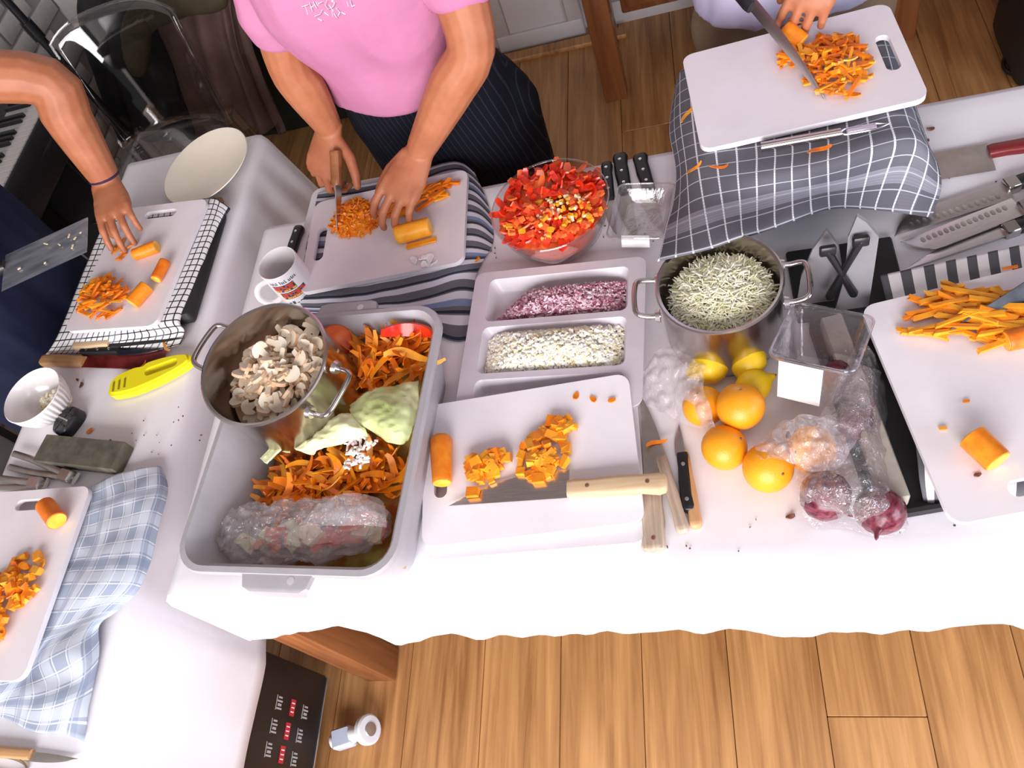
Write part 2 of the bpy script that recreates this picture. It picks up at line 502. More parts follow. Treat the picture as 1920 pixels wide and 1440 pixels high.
# ================================================================== tables and cloths
TZ = .7505
tm = thing('dining_table', 'long reddish wooden table under the white cloth, square corner leg showing below the hem', 'table', (.05, .75, 0))
MB().rbox((0, 0, .733), (1.98, .79, .03), .004, 2).build('tabletop', MAT['brownwood'], tm)
for sx in (-.955, .955):
    for sy in (-.365, .365): MB().rbox((sx, sy, .359), (.075, .075, .716), .003, 2).build('leg', MAT['brownwood'], tm)
MB().rbox((0, -.36, .67), (1.83, .02, .09), .003, 1).build('apron', MAT['brownwood'], tm)
MB().rbox((0, .36, .67), (1.83, .02, .09), .003, 1).build('apron', MAT['brownwood'], tm)
tl = thing('narrow_table', 'narrow wooden side table under a white cloth, by the person in navy', 'table', (-1.235, .58, 0))
MB().rbox((0, 0, .733), (.38, 1.76, .03), .004, 2).build('tabletop', MAT['brownwood'], tl)
for sx in (-.16, .16):
    for sy in (-.85, .84): MB().rbox((sx, sy, .359), (.05, .05, .716), .003, 2).build('leg', MAT['brownwood'], tl)

hempx = [(316, 1112), (400, 1160), (470, 1195), (515, 1190), (575, 1178), (640, 1167), (690, 1180), (745, 1196), (820, 1184), (870, 1182), (900, 1188), (1000, 1186), (1100, 1184), (1200, 1179), (1300, 1177), (1400, 1174), (1430, 1181), (1540, 1177), (1640, 1182), (1720, 1176), (1800, 1166), (1880, 1160), (1960, 1172), (2100, 1160)]
hem = sorted([(q.x, q.z) for q in [PYY(a, b, .331) for a, b in hempx[2:]]])
hem = [(-.96, .49)] + [h for h in hem if h[0] > -.94]


def hemz(x):
    for (a, za), (b, zb) in zip(hem, hem[1:]):
        if a <= x <= b: return za + (zb - za) * (x - a) / (b - a)
    return hem[0][1] if x < hem[0][0] else hem[-1][1]


XA, XB, YA, YC = -.952, 1.06, .338, 1.162
rows = []; nx = 150
prof = [('b', 1.0), ('b', .66), ('b', .33), ('b', .08), ('t', 1.0), ('t', .985)] + [('t', .95 - .9 * i / 22) for i in range(23)] + [('t', .015), ('t', 0.0), ('f', .05), ('f', .15), ('f', .3), ('f', .45), ('f', .6), ('f', .72), ('f', .84), ('f', .94), ('f', 1.0)]
for kind, t in prof:
    row = []
    for i in range(nx + 1):
        x = XA + (XB - XA) * i / nx
        if kind == 't':
            y = YA + (YC - YA) * t
            z = TZ + .0012 + .0012 * noise.noise(V((x * 6, y * 6, 1))) + .0010 * max(0, 1 - abs(x + .03) / .006) + .0010 * max(0, 1 - abs(x - .27) / .006)
            if t in (0.0, 1.0): z -= .003
            row.append((x, y, z))
        elif kind == 'f':
            h = hemz(x); y = YA - .004 - .010 * t - .016 * t * noise.noise(V((x * 9, 0, 3))) - .006 * t * noise.noise(V((x * 26, 0, 5)))
            row.append((x + .012 * t * noise.noise(V((x * 5, 7, 3))), min(y, YA - .002), TZ - .003 - (TZ - .003 - h) * t))
        else:
            y = YC + .004 + .012 * t + .012 * t * math.sin(x * 30)
            row.append((x, y, TZ - .003 - .26 * t))
    rows.append(row)
mb = MB().grid(rows)
lrow = [[(XA - .003 * (k > 0) - .004 * k / 6 + .004 * noise.noise(V((YA + (YC - YA) * j / 40 * 12, k, 0))) * (k > 0), YA + (YC - YA) * j / 40, TZ - (.262 * k / 6)) for j in range(41)] for k in range(7)]
mb.grid(lrow)
c1 = tag(mb.build('tablecloth', MAT['cloth'], angle=75), 'white cotton cloth over the long table with an uneven hem hanging along its near side', 'tablecloth')
md = c1.modifiers.new('thickness', 'SOLIDIFY'); md.thickness = .0012; md.offset = -1

XA2, XB2, YA2, YC2 = -1.432, -1.038, -.34, 1.478
prof = [('l', 1.0), ('l', .6), ('l', .25), ('l', .05), ('t', 0.0), ('t', .03)] + [('t', .08 + .84 * i / 12) for i in range(13)] + [('t', .97), ('t', 1.0)] + [('r', q) for q in (.04, .12, .22, .34, .46, .58, .7, .82, .92, 1.0)]
ny = 130; rows = []
for kind, t in prof:
    row = []
    for j in range(ny + 1):
        y = YA2 + (YC2 - YA2) * j / ny
        if kind == 't':
            row.append((XA2 + (XB2 - XA2) * t, y, TZ + .0012 + .0013 * noise.noise(V((t * 4, y * 7, 9))) - (.003 if t in (0.0, 1.0) else 0)))
        elif kind == 'l':
            row.append((XA2 - .004 - .012 * t - .012 * t * math.sin(y * 21), y, TZ - .003 - .24 * t))
        else:
            out = .006 + .012 * t
            far = max(0, (y - 1.19) / .29)
            if y > 1.19: out += t * (.075 * far + .024 * far * math.sin(y * 75) + .012 * math.sin(y * 41 + 1))
            if y < .42: out += t * (.010 * noise.noise(V((y * 9, 2, t))) + .020 * min(1, (.42 - y) / .1))
            sway = .035 * t * max(0, (y - 1.3) / .18)
            row.append((XB2 + out, y + sway, TZ - .003 - (TZ - .003 - (.338 if y > .5 else .362) - .010 * noise.noise(V((y * 5, 4, 0)))) * t))
    rows.append(row)
mb = MB().grid(rows)
fr = [[(XA2 + (XB2 - XA2) * j / 24, YC2 + (.003 + .016 * k / 5 + .016 * k / 5 * math.sin(j * 1.3)) * (k > 0), TZ - .003 - .40 * k / 5) for j in range(25)] for k in range(6)]
mb.grid(fr)
c2 = tag(mb.build('tablecloth', MAT['cloth'], angle=75), 'white cloth on the narrow table, hanging in long folds beside the box on the floor', 'tablecloth')
md = c2.modifiers.new('thickness', 'SOLIDIFY'); md.thickness = .0012; md.offset = -1

# ------------------------------------------------------------------ under the table
MAT['boxdark'] = M('black_brown_laminate', (.012, .008, .008), (.02, .012, .011), 6, .5)
MAT['markred'] = M('red_print', (.55, .02, .03), rough=.6)
MAT['markgrey'] = M('grey_print', (.42, .41, .41), rough=.6)
bx = thing('flight_box', 'black box on the floor printed with small grey and red marks, below the hanging cloth', 'box', (-1.160, .08, 0))
MB().rbox((0, 0, .29), (.28, .54, .46), .008, 3).build('body', MAT['boxdark'], bx)
MB().rbox((0, 0, .05), (.26, .52, .02), .004, 1).build('base', MAT['matteblack'], bx)
lid = MB().rbox((.142, 0, .066), (.006, .53, .006), .002, 1).build('edge_strip', MAT['dullsteel'], bx)
# nine printed marks on the side that faces the dining table
for r in range(3):
    for c in range(3):
        zc = PXX(525 + 24 * c - 10 * r, 1318 + 9 * c + 44 * r, -1.019)
        y, z = zc.y - .08, zc.z
        mbp = MB(); mat = MAT['markred'] if c == 1 else MAT['markgrey']
        if c == 1:
            mbp.box((.1406, y, z), (.0008, .034, .019))
        else:
            for q in range(4): mbp.box((.1406, y + (q - 1.5) * .0075, z), (.0008, .0036 if q != 1 else .005, .014 if q % 2 else .020))
            mbp.box((.1406, y, z + .013), (.0008, .030, .002))
        mk = mbp.build('printed_mark', mat, bx, smooth=False)
        if c == 1:
            mb2 = MB()
            for q in range(3): mb2.box((.1412, y + (q - 1) * .009, z), (.0006, .0022, .012))
            mb2.build('printed_figure', MAT['paper'], mk, smooth=False)
        
ca = thing('castor_wheel', 'white swivel castor with a pale grey bracket lying on the oak floor', 'castor')
a = P(632, 1388, .03); b = P(700, 1366, .03); aim(ca, (a.x, a.y, .0), (b.x, b.y, .0))
MAT['castor'] = M('castor_white', (.74, .74, .76), (.80, .80, .81), 30, .4)
MAT['castorb'] = M('castor_blue_grey', (.55, .60, .72), rough=.35)
L = (b - a).length
MB().rbox((.018, 0, .03), (.05, .044, .04), .006, 3).build('bracket', MAT['castorb'], ca)
MB().tube([(-.014, 0, .03), (.0, 0, .03)], .014, 14).build('stem', MAT['castor'], ca)
MB().tube([(.040, 0, .034), (.062, .0, .036)], [.020, .014], 14).build('fork', MAT['castor'], ca)
wheel = MB().lathe([(.020, -.011), (.030, -.010), (.034, -.006), (.034, .006), (.030, .010), (.020, .011)], 26).build('wheel', MAT['castor'], ca)
wheel.rotation_euler = (math.radians(12), math.radians(62), 0); wheel.location = (.082, .0, .036)
hubw = MB().lathe([(.016, .0112), (.015, .013), (.005, .0135)], 18).build('hub', MAT['dullsteel'], wheel)

# ================================================================== cutting boards and towels
BL_, BW_, BT_ = .342, .240, .010
bm_out = rrect(BL_, BW_, .020, 6)
slot = [(x + BL_ / 2 - .030, y) for x, y in rrect(.022, .088, .0109, 6)]
BOARD = MB().plate(bm_out, BT_, [list(reversed(slot))], -BT_).mesh('cutting_board', MAT['board'], angle=30)


def board(label, a, b, z, side=1, hole=1, rise=0.0):
    a = P(*a, z); b = P(*b, z); x = (b - a).normalized(); y = V((-x.y, x.x, 0)) * side
    y = (y * BW_ + V((0, 0, rise))).normalized()
    c = (a + b) / 2 + y * (BW_ / 2)
    lx = x * hole; n = x.cross(y) * side; ly = n.cross(lx)
    o = link('cutting_board', BOARD); m = Matrix((lx, ly, n)).transposed()
    o.rotation_euler = m.to_euler(); o.location = c
    return tag(o, label, 'cutting board', 'white plastic cutting boards')


bA = board('white cutting board with an orange carrot stub and a wood-handled chef knife on it', (790, 1027), (1210, 977), .7735, 1, -1, .018)
bM = board('white cutting board on the striped navy towel under the hands of the pink T-shirt', (560, 550), (868, 490), .790, 1, -1)
bTL = board('white cutting board on the black-and-white grid towel before the person in navy', (293, 603), (388, 378), .803, 1, 1)
bBL = board('white cutting board on the pale blue checked towel, a short carrot end at its slot', (40, 1280), (172, 908), .786, 1, 1)
bR = board('white cutting board on the bold striped towel with carrot batons beneath a knife', (1785, 985), (1612, 575), .812, -1, -1)
bTR = board('white cutting board raised on the grey windowpane towel at the far edge', (1318, 281), (1740, 183), .902, 1, 1)
o = board('white cutting board lying flat beneath the board with the chef knife', (800, 1050), (1208, 1016), .7625, 1, 1)
o = board('white cutting board half hidden beneath the striped navy towel, beside the mug', (527, 520), (860, 470), .7625, 1, 1)


def ctl(rows): return [[P(*q) for q in r] for r in rows]


MAT['t_grey'] = towel_mat('grey_windowpane_towel', (.135, .128, .150), [('v', .5, .028, .16, (.32, .31, .36), .8), ('u', .5, .03, .09, (.22, .21, .24), .6), ('u', .0290, .0028, 0, (.80, .80, .82), .9), ('v', .0290, .0018, 0, (.66, .66, .70), .75), ('v', .0052, .0014, 0, (.14, .14, .16), .35)])
MAT['t_stripe'] = towel_mat('navy_stripe_towel', (.14, .135, .155), [('v', .030, .011, 0, (.62, .60, .66), 1), ('v', .030, .004, .006, (.03, .035, .055), 1), ('v', .09, .009, .02, (.20, .26, .42), .9)])
MAT['t_grid'] = towel_mat('black_grid_towel', (.82, .80, .80), [('u', .0158, .0027, 0, (.012, .012, .02), .95), ('v', .0158, .0027, 0, (.012, .012, .02), .95), ('u', .1, .03, .04, (.45, .45, .5), .25)])
MAT['t_blue'] = towel_mat('pale_blue_check_towel', (.38, .43, .54), [('u', .048, .017, 0, (.66, .70, .78), .75), ('v', .048, .017, 0, (.66, .70, .78), .75), ('u', .024, .0022, .004, (.84, .86, .90), .8), ('v', .024, .0022, .004, (.84, .86, .90), .8), ('u', .12, .012, .03, (.24, .28, .40), .45), ('v', .12, .012, .07, (.24, .28, .40), .45)])
MAT['t_bold'] = towel_mat('bold_stripe_towel', (.80, .765, .76), [('u', .0265, .0125, .004, (.085, .085, .095), .96)])

cloth('tea_towel', ctl([
    [(1268, 160, .80), (1290, 125, .884), (1400, 98, .886), (1520, 70, .886), (1640, 42, .886), (1684, 55, .84)],
    [(1256, 240, .80), (1296, 215, .886), (1420, 190, .887), (1550, 165, .887), (1668, 140, .886), (1706, 160, .84)],
    [(1268, 320, .82), (1306, 300, .886), (1430, 280, .887), (1560, 255, .887), (1692, 222, .885), (1736, 260, .83)],
    [(1262, 385, .84), (1312, 345, .885), (1430, 328, .886), (1560, 305, .886), (1706, 265, .880), (1758, 310, .81)],
    [(1248, 430, .87), (1320, 400, .888), (1430, 372, .870), (1560, 345, .850), (1690, 318, .840), (1764, 352, .79)],
    [(1236, 480, .895), (1330, 456, .896), (1430, 424, .880), (1560, 384, .835), (1665, 384, .805), (1752, 392, .780)],
    [(1232, 490, .893), (1334, 464, .892), (1434, 432, .870), (1562, 392, .825), (1664, 396, .795), (1746, 408, .772)],
]), 60, 60, MAT['t_grey'], .46, .40, 'grey windowpane-check tea towel draped over a box, its hem over the pot of cabbage', amp=.003, sc=14, zmin=TZ + .002)
bxo = tag(MB().rbox((.150, 1.055, TZ + .058), (.27, .20, .110), .01, 3).build('storage_box', MAT['matteblack']), 'black storage box hidden under the grey windowpane towel', 'box')
cloth('tea_towel', ctl([
    [(598, 362, .770), (680, 345, .775), (770, 325, .775), (852, 304, .772), (890, 325, .755)],
    [(588, 400, .772), (680, 395, .777), (780, 375, .777), (872, 352, .776), (915, 385, .755)],
    [(572, 480, .772), (660, 470, .777), (770, 450, .777), (880, 430, .776), (925, 450, .755)],
    [(560, 545, .772), (650, 540, .776), (760, 522, .777), (862, 498, .775), (905, 490, .756)],
    [(562, 566, .765), (652, 562, .768), (760, 545, .770), (858, 520, .768), (892, 520, .756)],
    [(572, 580, .758), (660, 580, .758), (765, 575, .760), (850, 560, .760), (888, 560, .755)],
    [(580, 590, .754), (670, 596, .754), (770, 606, .754), (842, 640, .754), (874, 640, .754)],
]), 50, 40, MAT['t_stripe'], .36, .30, 'navy and white striped tea towel under the board of the pink T-shirt', amp=.003, sc=22, zmin=TZ + .002)
cloth('tea_towel', ctl([
    [(205, 395, .789), (300, 386, .790), (392, 372, .790), (416, 380, .786), (432, 392, .775)],
    [(178, 455, .790), (285, 448, .791), (372, 432, .791), (398, 430, .787), (405, 436, .780)],
    [(140, 550, .790), (250, 545, .791), (330, 530, .791), (360, 528, .787), (366, 532, .780)],
    [(112, 620, .789), (210, 612, .791), (295, 600, .790), (330, 596, .787), (338, 600, .780)],
    [(96, 650, .776), (200, 640, .776), (305, 626, .776), (338, 620, .774), (346, 622, .768)],
    [(84, 664, .757), (185, 662, .757), (290, 656, .757), (325, 650, .757), (338, 645, .757)],
]), 44, 36, MAT['t_grid'], .31, .42, 'white tea towel with a fine black grid under the board before the person in navy', amp=.0012, sc=20, zmin=TZ + .002)
trB = tag(MB().rbox((-1.198, 1.066, TZ + .0185), (.285, .30, .031), .012, 3).build('baking_tray', MAT['matteblack']), 'black tray under the black-and-white grid towel on the narrow table', 'tray')
cloth('tea_towel', ctl([
    [(120, 925, .762), (172, 912, .766), (225, 888, .768), (292, 874, .768), (306, 884, .757)],
    [(110, 970, .764), (165, 955, .768), (230, 935, .776), (290, 920, .774), (313, 925, .756)],
    [(90, 1030, .764), (150, 1020, .768), (215, 1008, .782), (268, 1000, .776), (292, 1010, .757)],
    [(60, 1100, .764), (115, 1092, .768), (180, 1090, .786), (242, 1090, .780), (266, 1096, .757)],
    [(30, 1190, .764), (80, 1172, .766), (130, 1165, .770), (190, 1146, .778), (226, 1142, .764)],
    [(-10, 1275, .764), (40, 1262, .766), (72, 1236, .758), (150, 1196, .778), (186, 1172, .766)],
    [(-40, 1330, .758), (10, 1312, .762), (82, 1300, .764), (150, 1270, .772), (184, 1236, .760)],
    [(-60, 1365, .756), (0, 1345, .756), (64, 1372, .757), (120, 1376, .757), (156, 1390, .755)],
]), 64, 44, MAT['t_blue'], .26, .46, 'crumpled pale blue checked tea towel beside the board at the narrow table edge', amp=.004, sc=26, zmin=TZ + .002)
cloth('tea_towel', ctl([
    [(1650, 517, .797), (1750, 496, .797), (1850, 474, .797), (1960, 450, .797), (2040, 432, .797)],
    [(1664, 575, .798), (1760, 555, .798), (1860, 535, .798), (1970, 510, .798), (2060, 492, .798)],
    [(1690, 700, .798), (1790, 680, .798), (1890, 660, .798), (2000, 640, .798), (2090, 620, .798)],
    [(1716, 830, .797), (1810, 812, .798), (1910, 796, .798), (2020, 780, .798), (2110, 765, .798)],
    [(1724, 900, .790), (1800, 905, .786), (1905, 896, .792), (2025, 880, .792), (2120, 860, .792)],
    [(1732, 942, .757), (1792, 946, .757), (1900, 950, .757), (2030, 930, .757), (2125, 910, .757)],
]), 40, 40, MAT['t_bold'], .32, .40, 'white tea towel with bold grey stripes under the board of carrot batons', amp=.001, sc=20, zmin=TZ + .002)
# black tray with a stone slab under the bold striped towel
tb = thing('serving_tray', 'black tray holding a worn beige stone slab beside the red onions', 'tray', P(1820, 730, TZ), math.radians(7))
rr = []
for w_, z_ in ((.0, .002), (.0, .018), (-.006, .018), (-.008, .008)): rr.append([(x, y, z_) for x, y in rrect(.36 + w_ * 2, .335 + w_ * 2, .02, 4)])
MB().loft(rr, True, True).build('body', MAT['matteblack'], tb)
MAT['stone'] = M('beige_stone', (.36, .315, .27), (.52, .47, .41), 22, .8, bs=60, bd=.001)
MB().rbox((-.150, -.005, .026), (.032, .30, .034), .003, 2).build('stone_slab', MAT['stone'], tb)
MB().rbox((.03, 0, .026), (.26, .27, .036), .006, 2).build('insert', MAT['matteblack'], tb)

# ================================================================== vessels
def pot(label, cat, c, r, h, axis, tilt=None, name='cooking_pot'):
    t = thing(name, label, cat, c)
    prof = [(.001, 0), (r * .90, 0), (r * .97, .006), (r, .02), (r, h - .004), (r + .003, h - .002), (r + .0035, h), (r + .001, h + .0015), (r - .003, h), (r - .0035, h - .01), (r - .0035, .02), (r * .93, .006), (.001, .004)]
    MB().lathe(prof, 56, False, False).build('body', MAT['potsteel'], t)
    for s in (1, -1):
        d = V((math.cos(axis), math.sin(axis), 0)) * s; q = V((-d.y, d.x, 0)); z = V((0, 0, h - .022))
        w_ = r * .38
        pts = [d * (r - .002) + q * w_ + z, d * (r + .014) + q * w_ + z, d * (r + .028) + q * w_ * .96 + z + V((0, 0, .004)), d * (r + .035) + q * w_ * .75 + z + V((0, 0, .006)), d * (r + .037) + z + V((0, 0, .007)),
               d * (r + .035) - q * w_ * .75 + z + V((0, 0, .006)), d * (r + .028) - q * w_ * .96 + z + V((0, 0, .004)), d * (r + .014) - q * w_ + z, d * (r - .002) - q * w_ + z]
        hd = MB().tube(spline(pts, 33), .0042, 10).build('handle', MAT['steel'], t)
        for sg in (-1, 1):
            cc = d * (r + .002) + q * w_ * sg + z
            MB().tube([cc - d * .003, cc + d * .004], [.011, .009], 14).build('bracket', MAT['brushed'], hd)
    if tilt: t.rotation_euler = tilt
    return t


pc2 = P(1347, 528, .888)
pot2 = pot('polished steel pot with grated pale cabbage, half under the grey checked towel', 'pot', (pc2.x, pc2.y, TZ + .002), .089, .135, math.radians(-2))
pc1 = P(483, 662, .995)
ax1 = P(590, 702, .97) - P(385, 632, .97)
pot1 = pot('polished steel pot of sliced mushrooms leaning inside the grey bin', 'pot', (pc1.x + .004, pc1.y - .004, .842), .102, .150, math.atan2(ax1.y, ax1.x), (math.radians(5), math.radians(3), 0))

gbc = P(1030, 383, .85)
gb = thing('glass_bowl', 'round clear glass bowl heaped with chopped red peppers', 'bowl', (gbc.x, gbc.y, TZ + .0015))
prof = [(.001, 0), (.048, 0), (.060, .006), (.084, .034), (.098, .068), (.105, .098), (.107, .100), (.1045, .1015), (.1015, .098), (.0945, .068), (.080, .036), (.056, .009), (.001, .006)]
MB().lathe(prof, 56, False, False).build('body', MAT['glass'], gb)
MB().tube([(.1055 * math.cos(2 * PI * i / 56), .1055 * math.sin(2 * PI * i / 56), .0995) for i in range(56)], .0018, 6, closed=True).build('rim', MAT['glass'], gb)

bc = P(62, 742, .815)
bg = thing('ribbed_bowl', 'small white ribbed bowl with chopped garlic beside the black knife sharpener', 'bowl', (bc.x, bc.y, TZ + .0015))
prof = [(.001, 0), (.030, 0), (.036, .004), (.052, .024), (.061, .048), (.0645, .066), (.063, .0675), (.061, .065), (.0575, .047), (.048, .024), (.030, .008), (.001, .006)]
n = 216; rings = []
for i, (r, z) in enumerate(prof):
    rib = .0014 if 2 <= i <= 4 else 0
    rings.append([((r + rib * math.sin(36 * 2 * PI * k / n)) * math.cos(2 * PI * k / n), (r + rib * math.sin(36 * 2 * PI * k / n)) * math.sin(2 * PI * k / n), z) for k in range(n)])
MB().loft(rings, False, False).build('body', MAT['whiteglaze'], bg)

pl = tag(MB().lathe([(.001, 0), (.055, 0), (.062, .003), (.090, .010), (.124, .021), (.1255, .0225), (.124, .024), (.090, .014), (.060, .006), (.001, .0045)], 64, False, False).build('dinner_plate', MAT['cream']), 'large cream dinner plate tipped up on the narrow table near the clear chair', 'plate')
q = P(388, 312, .785); pl.scale = (.93, .93, .93); pl.location = q; pl.rotation_euler = (0, math.radians(-5), math.radians(30))
pl.location.z = .768
og = tag(MB().lathe([(.001, 0), (.010, .002), (.017, .010), (.018, .019), (.010, .028), (.003, .034), (.001, .040)], 18).build('brown_onion', M('brown_skin', (.30, .10, .035), (.45, .18, .07), 30, .5)), 'small brown onion tucked beneath the cream plate', 'onion')
og.location = P(414, 386, TZ + .002); og.scale = (.8, .8, .7)

# mug with printed letters
mc = P(512, 492, .85)
mg = thing('mug', 'white mug with small dark lettering and red printed letters beside the mushroom pot', 'mug', (mc.x + .004, mc.y + .003, TZ + .0015))
r = .041
MB().lathe([(.001, 0), (r - .003, 0), (r, .004), (r, .090), (r - .0012, .0925), (r - .003, .091), (r - .0035, .008), (.001, .006)], 40, False, False).build('body', MAT['whiteglaze'], mg)
ha = math.radians(222)
pts = [V((math.cos(ha) * d, math.sin(ha) * d, z)) for d, z in ((r - .002, .074), (r + .014, .076), (r + .026, .064), (r + .028, .046), (r + .020, .028), (r + .008, .020), (r - .002, .020))]
MB().tube(spline(pts, 22), .0055, 10, flat=1.2).build('handle', MAT['whiteglaze'], mg)


def wrap(mbx, rad, a0, a1, z0, z1, n=4):
    mbx.grid([[(rad * math.cos(a0 + (a1 - a0) * i / n), rad * math.sin(a0 + (a1 - a0) * i / n), z) for i in range(n + 1)] for z in (z0, z1)])


A0 = math.radians(248)
dk_ = MB(); rd_ = MB(); yl_ = MB(); bl_ = MB(); gr_ = MB()
for i in range(16):                                                # line of small dark lettering under the rim
    if i in (5, 10): continue
    a = A0 + i * .088
    wrap(dk_, r + .0004, a, a + .034, .073, .073 + R_.choice((.006, .008, .009)), 1)
    if i % 2: wrap(dk_, r + .0004, a + .034, a + .062, .073, .0755, 1)
FONT = ['11110111', '10111011', '11011110', '10110111', '11101011', '11011011']
for rowi, (zt, k) in enumerate(((.052, 5), (.030, 6))):          # two lines of red block lettering with yellow edges
    for i in range(k):
        a = A0 + .12 * rowi + .02 + i * .225
        wrap(bl_, r + .0003, a - .014, a + .196, zt - .0015, zt + .0175, 2)  # dark printed outline block behind each letter
        cells = FONT[(i + rowi * 3) % 6]
        for q_, on in enumerate(cells):
            if on == '1':
                cx, cz = q_ % 2, q_ // 2
                wrap(rd_ if cz > 0 else yl_, r + .0006, a + cx * .095, a + cx * .095 + .088, zt + cz * .0042, zt + cz * .0042 + .0038, 1)
for i in range(7): wrap(gr_ if i % 2 else bl_, r + .0005, A0 + i * .2, A0 + i * .2 + .13, .012, .012 + .008 * ((i * 7) % 3 + 1) / 3, 1)
MAT['ink'] = M('dark_print', (.03, .05, .09), rough=.3); MAT['inkred'] = M('red_letter_print', (.70, .05, .01), rough=.25); MAT['inkyel'] = M('yellow_letter_print', (.88, .42, .02), rough=.25)
MAT['inkgreen'] = M('green_blue_print', (.03, .16, .22), rough=.3)
dk_.build('small_lettering', MAT['ink'], mg); bl_.build('letter_outline', MAT['ink'], mg); rd_.build('red_lettering', MAT['inkred'], mg); yl_.build('yellow_lettering', MAT['inkyel'], mg); gr_.build('coloured_print', MAT['inkgreen'], mg)

# grey bin
BR = -math.radians(4.3)
bn = thing('catering_bin', 'deep grey plastic bin full of vegetable peelings at the table front', 'bin', (-.632, .548, TZ + .0015), BR)
BWD, BDP, BH = .362, .450, .148
rr = []
for dw, z_, rad in ((-.088, 0, .03), (-.082, .006, .035), (-.022, BH - .02, .045), (-.018, BH - .014, .045), (0, BH - .012, .05), (.002, BH - .006, .05), (-.001, BH, .05), (-.018, BH + .001, .045), (-.030, BH - .006, .04), (-.094, .010, .03), (-.100, .006, .03)):
    rr.append([(x, y, z_) for x, y in rrect(BWD + dw, BDP + dw, rad, 7)])
MB().loft(rr, True, True).build('body', MAT['grey'], bn)
for s in (-1, 1):
    mbh = MB(); yy = s * (BDP / 2 + .008)
    mbh.loft([[(x, yy + s * dy, z) for x, z in ((-wd, z0), (wd, z0), (wd, z1), (-wd, z1))] for dy, wd, z0, z1 in ((-.012, .058, BH - .012, BH - .002), (.010, .052, BH - .012, BH - .003), (.016, .040, BH - .03, BH - .006))])
    hnd = mbh.build('grip', MAT['grey'], bn)
    pg = MB().lathe([(.005, 0), (.006, .001), (.001, .0012)], 12).build('peg', MAT['trayp'], hnd); pg.location = (.025, yy, BH - .003)

# pale compartment tray
a = P(893, 512, .785); b = P(1212, 479, .785); dx = (b - a); tw = dx.length; ang = math.atan2(dx.y, dx.x)
td = .292
ty = V((-math.sin(ang), math.cos(ang), 0)); tc = (a + b) / 2 - ty * td / 2
TR_ = thing('compartment_tray', 'pale plastic tray with compartments of chopped red and white onion', 'tray', (tc.x, tc.y, TZ + .0015), ang)
holes = []; comps = []
cw = tw - .058
for y0, y1 in ((.036, .128), (-.070, .024), (-.130, -.082)):
    comps.append(((y0 + y1) / 2, y1 - y0))
    holes.append([(x, y + (y0 + y1) / 2) for x, y in rrect(cw, y1 - y0, .012, 4)])
mbt = MB().plate(rrect(tw, td, .018, 5), .003, [list(reversed(h)) for h in holes], .029)
mbt.loft([[(x, y, z) for x, y in rrect(tw + dw, td + dw, .018, 5)] for dw, z in ((-.016, 0), (0, .029), (-.004, .029), (-.02, .003))], False, False)
for cy, dy in comps:
    mbt.loft([[(x, y + cy, z) for x, y in rrect(cw + dw, dy + dw, .012, 4)] for dw, z in ((0, .032), (-.004, .029), (-.018, .006), (-.026, .003))], False, True)
mbt.build('body', MAT['trayp'], TR_)


# clear punnets
def punnet(label, c, rz, w_, d_, h_, tiltx=0, tilty=0):
    t = thing('clear_punnet', label, 'punnet', c, rz); t.rotation_euler = (tiltx, tilty, rz)
    rr = []
    for dw, z in ((-.030, 0), (-.024, .004), (-.004, h_ - .006), (.010, h_ - .004), (.012, h_), (.006, h_ + .001), (-.005, h_ - .003), (-.026, .006)):
        rr.append([(x, y, z) for x, y in rrect(w_ + dw, d_ + dw, .014, 5)])
    MB().loft(rr, True, True).build('body', MAT['punnet'], t)
    MB().tube([(x, y, h_) for x, y in rrect(w_ + .008, d_ + .008, .016, 5)], .0016, 6, closed=True).build('rim', MAT['glass'], t)
    return t


pa, pb_ = P(1432, 702, .865), P(1566, 738, .865); pq, pr = P(1478, 570, .865), P(1620, 592, .865)
rz = math.atan2((pb_ - pa).y + (pr - pq).y, (pb_ - pa).x + (pr - pq).x)
cc = (pa + pb_ + pq + pr) / 4
pn1 = punnet('clear plastic punnet with a blank white label, set on the citrus and red onions', (cc.x + .004, cc.y - .014, .788), rz, .104, .116, .088, -.30, 0)
lab = MB().rbox((0, 0, 0), (.058, .0012, .080), .0005, 1).build('label', MAT['paper'], pn1); lab.location = (-.012, -.0565, .044); lab.rotation_euler = (math.radians(9), 0, 0)
pc_ = P(1200, 398, .79)
pn2 = punnet('clear plastic punnet lying over three black-handled knives by the pepper bowl', (pc_.x + .004, pc_.y, .764), math.radians(-12), .098, .118, .030)
lab = MB().rbox((0, 0, 0), (.050, .001, .022), .0005, 1).build('label', MAT['paper'], pn2); lab.location = (-.004, -.0575, .015); lab.rotation_euler = (math.radians(-30), 0, 0)


